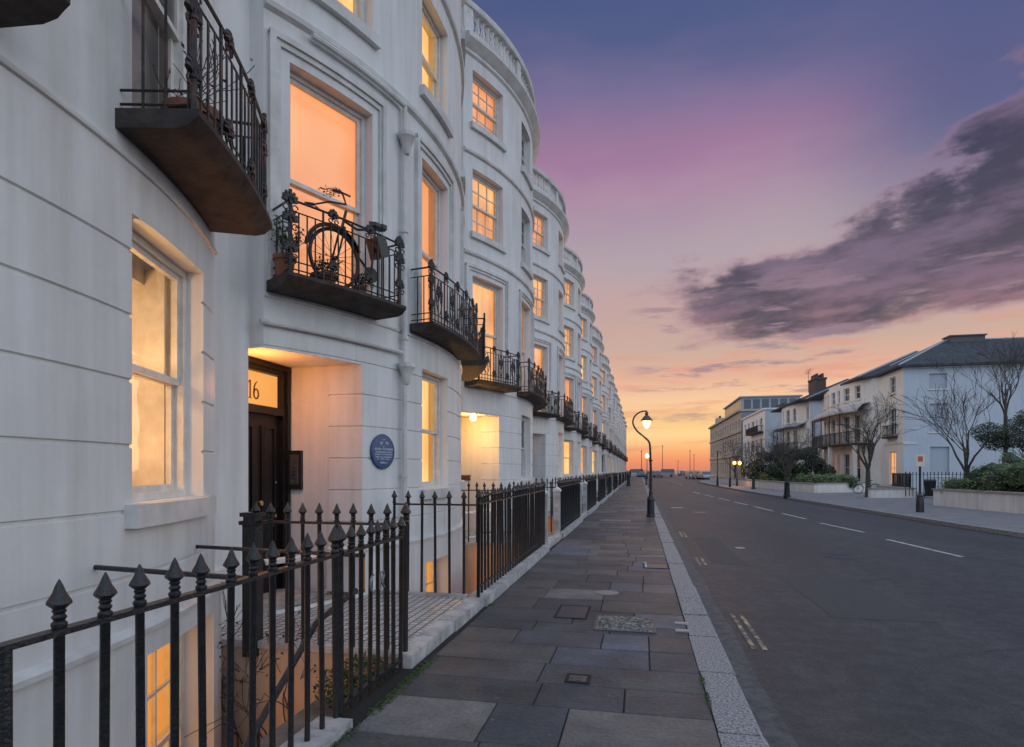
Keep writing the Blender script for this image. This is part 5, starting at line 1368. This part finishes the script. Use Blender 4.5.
# garden walls, hedges
WALLP = stucco_mat('garden_wall_paint', (.78, .73, .67), (.6, .55, .5))
COPE = mat('coping', (.26, .23, .20), .8, col2=(.36, .33, .3), scale=5)
def gwall(label, pts, h, group='low painted garden walls'):
    t = thing('garden_wall', label, 'wall', (pts[0][0], pts[0][1], 0), 0, group); m = MB(); c = MB(); o = Vector(pts[0])
    for a, b in zip(pts[:-1], pts[1:]):
        a = Vector(a)-o; b = Vector(b)-o; d = (b-a); L_ = d.length; d.normalize(); n = Vector((-d.y, d.x)); mid = (a+b)/2
        m.obox((mid.x, mid.y, h/2-.05), (d.x, d.y, 0), (n.x, n.y, 0), (0, 0, 1), L_/2+.12, .12, h/2+.05); c.obox((mid.x, mid.y, h+.035), (d.x, d.y, 0), (n.x, n.y, 0), (0, 0, 1), L_/2+.16, .17, .035)
    m.build('wall', WALLP, t, 0); c.build('coping', COPE, t, 0)
def hedge(label, boxes, n, size, seed, mt=LEAFH, name='hedge'):
    rr = random.Random(seed); m = MB(); ells = []
    for (x0, x1, y0, y1, h) in boxes:
        for _ in range(max(4, int((x1-x0)*(y1-y0)*3))):
            ells.append(((rr.uniform(x0+.3, x1-.3) if x1-x0 > .7 else (x0+x1)/2, rr.uniform(y0+.3, y1-.3), h*rr.uniform(.45, .72)), (rr.uniform(.35, .7), rr.uniform(.4, .8), h*rr.uniform(.28, .42))))
    leaves(m, ells, n, size, rr, .55)
    inner = MB()
    for c, r_ in ells: inner.blob(c, r_[0]*.72, r_[1]*.72, r_[2]*.8)
    t = thing(name, label, 'hedge'); m.build('foliage', mt, t, 0); inner.build('branch', LEAFD, t, 0)
gwall('cream garden wall with brown coping before the hedge at the right edge', [(13.1, 30.4), (13.45, 27.6), (13.8, 25.0), (14.8, 17.0)], .70)
gwall('short end of pale garden wall left of the sign post, before the iron fence', [(13.0, 38.0), (15.4, 38.9), (15.5, 44)], .5)
gwall('long low pale wall in front of the green shrubs, running to the glowing lanterns', [(16.4, 48.6), (11.9, 45.2), (11.1, 50), (10.6, 60), (10.3, 72), (10.2, 92)], .62)
hedge('thick clipped green hedge rising behind the cream garden wall at the right edge', [(13.9, 15.6, 27.6, 30.4, 1.9), (14.3, 19, 23.0, 31.0, 1.9), (15.5, 22, 21, 25, 2.1), (15.2, 23, 27, 33, 2.4)], 60000, .055, 31)
hedge('small low bright green shrub at the left end of the cream garden wall', [(13.3, 14.6, 29.4, 31.2, 1.2)], 5000, .045, 32)
hedge('long band of green shrubs behind the low pale wall before the villas', [(12.3, 15.5, 47.0, 60, 1.25), (11.6, 13.5, 60, 70, 1.5)], 26000, .075, 33)
# bush-like evergreens
def evergreen(label, loc, ells, n, size, seed, trunk=True, lm=LEAFD):
    rr = random.Random(seed); t = thing('evergreen_tree', label, 'tree', loc); m = MB(); leaves(m, ells, n, size, rr, .5); m.build('crown', lm, t, 0)
    m = MB(); ends = []; m.tube([(0, 0, -.1), (.1, 0, .6), (0, .1, 1.2)], [.12, .1, .08], 7)
    for k in range(6): branch(m, Vector((0, .05, 1.0)), Vector((rr.gauss(0, .7), rr.gauss(0, .7), 1)), 1.3, .05, 2, rr, .6, .2, ends)
    m.build('trunk', BARK, t, 0)
ev = [((x_, y_, z_), (.75, .7, .5)) for x_, y_, z_ in ((0, 0, 2.9), (-.9, .2, 3.1), (.9, 0, 3.2), (-.3, .4, 3.7), (.6, .2, 3.8), (-1.5, .1, 3.0), (1.6, 0, 2.7), (0.1, .3, 4.1), (-1.9, 0, 3.4), (1.5, .3, 3.6))]
evergreen('dark leafy evergreen tree over the hedge at the right edge', (18.3, 33.0, 0), ev, 15000, .05, 41)
ev2 = [((x_, y_, z_), (.9, .8, .6)) for x_, y_, z_ in ((0, 0, 1.6), (-1.2, .2, 2.0), (1.1, 0, 2.2), (-.5, .4, 2.9), (.7, .2, 3.0), (-1.9, .1, 1.5), (1.9, 0, 1.5))]
evergreen('dark round evergreen bush-tree behind the low wall near the chimney villa', (13.5, 55.5, 0), ev2, 9000, .08, 42)
evergreen('smaller dark evergreen behind the low wall, nearer the glowing lanterns', (12.6, 63.5, 0), ev2, 6000, .08, 43)
# bare trees
x, y = g2(868, 497); bare_tree('bare many-branched tree on the far pavement in front of the villa verandah', (x, y, 0), 5, 1.6, 1.6, .14, 4, 5, .62, .2)
bare_tree('spreading bare tree rising from the hedge before the blind side wall of the villa', (14.1, 30.3, 0), 14, 1.5, 1.75, .10, 4, 5, .6, .22, lean=(.1, 0))
bare_tree('tall slender upright bare tree standing above the roofline at the right edge', (18.4, 35.5, 0), 27, 4.4, 1.5, .10, 4, 4, .3, .35)
x, y = g2(787, 497); t, e = bare_tree('small dark bare street tree at the kerb in front of the green shrubs', (x, y, 0), 9, 1.2, 1.15, .11, 4, 6, .85, .1)
m = MB(); m.lathe((0, 0, 0), [(.22, 0), (.22, .1), (.17, .12), (.15, .8), (.17, .85)], 10); m.build('tree_guard', IRON, t)
for i, (u, d_, s_, lab) in enumerate(((722, 72, 1.0, 'leftmost of the small bare trees before the brown terrace'), (730, 68, 1.1, 'small bare tree just left of the glowing lanterns'), (744, 64, .9, 'small bare tree just right of the glowing lanterns'), (757, 60, 1.0, 'small bare tree in front of the plain blue-grey gable'), (770, 58, .95, 'small bare tree left of the dark evergreen'))):
    xc = (u-512)/600*d_; x = xc*cos(TH)-d_*sin(TH); y = d_*cos(TH)+xc*sin(TH); bare_tree(lab, (x+1.5, y, 0), 50+i, 1.3*s_, 1.5*s_, .10, 3, 5, .55, .2)
# iron fence before the villa, bin, bicycle
railing('plain iron fence along the front garden of the blind-walled villa', (15.5, 39.2), (16.6, 44.8), 1.25, .1, .16, 6, True, True, None, None)
railing('plain iron fence crossing in front of the blind grey side wall', (15.0, 38.6), (21.5, 36.6), 1.35, .1, .17, 6, True, True, None, None)
x, y = g2(930, 497.5)
t = thing('wheelie_bin', 'dark wheeled bin standing against the left end of the cream garden wall', 'bin', (x, y, 0), -.4)
m = MB(); m.hexa([(-.24, -.24, .08), (.24, -.24, .08), (.24, .24, .08), (-.24, .24, .08), (-.3, -.3, .95), (.3, -.3, .95), (.3, .3, .95), (-.3, .3, .95)]); m.build('body', BLACKP, t, 0)
m = MB(); m.hexa([(-.32, -.34, .955), (.32, -.34, .955), (.32, .32, .955), (-.32, .32, .955), (-.26, -.28, 1.03), (.26, -.28, 1.03), (.28, .32, 1.06), (-.28, .32, 1.06)]); m.build('lid', BLACKP, t, 0)
for sx in (-.26, .26): m = MB(); m.lathe((sx, .28, .1), [(.1, -.03), (.1, .03)], 10, 'x'); m.build('wheel', BLACKP, t)
x, y = g2(858, 493.5)
t = thing('bicycle', 'pale blue-green bicycle leaning by the low wall near the bare tree', 'bicycle', (x, y, 0), -.25)
bike(t, .33, True, mat('bike_paint', (.12, .28, .28), .4), 1.02)

# ------------------------------------------------------------------ render settings
SC.view_settings.view_transform = 'Standard'; SC.view_settings.look = 'None'; SC.view_settings.exposure = 0; SC.view_settings.gamma = 1
SC.render.engine = 'CYCLES'
SC.cycles.use_denoising = True; SC.cycles.max_bounces = 7; SC.cycles.transparent_max_bounces = 12; SC.cycles.caustics_reflective = False; SC.cycles.caustics_refractive = False
SC.cycles.sample_clamp_indirect = 4
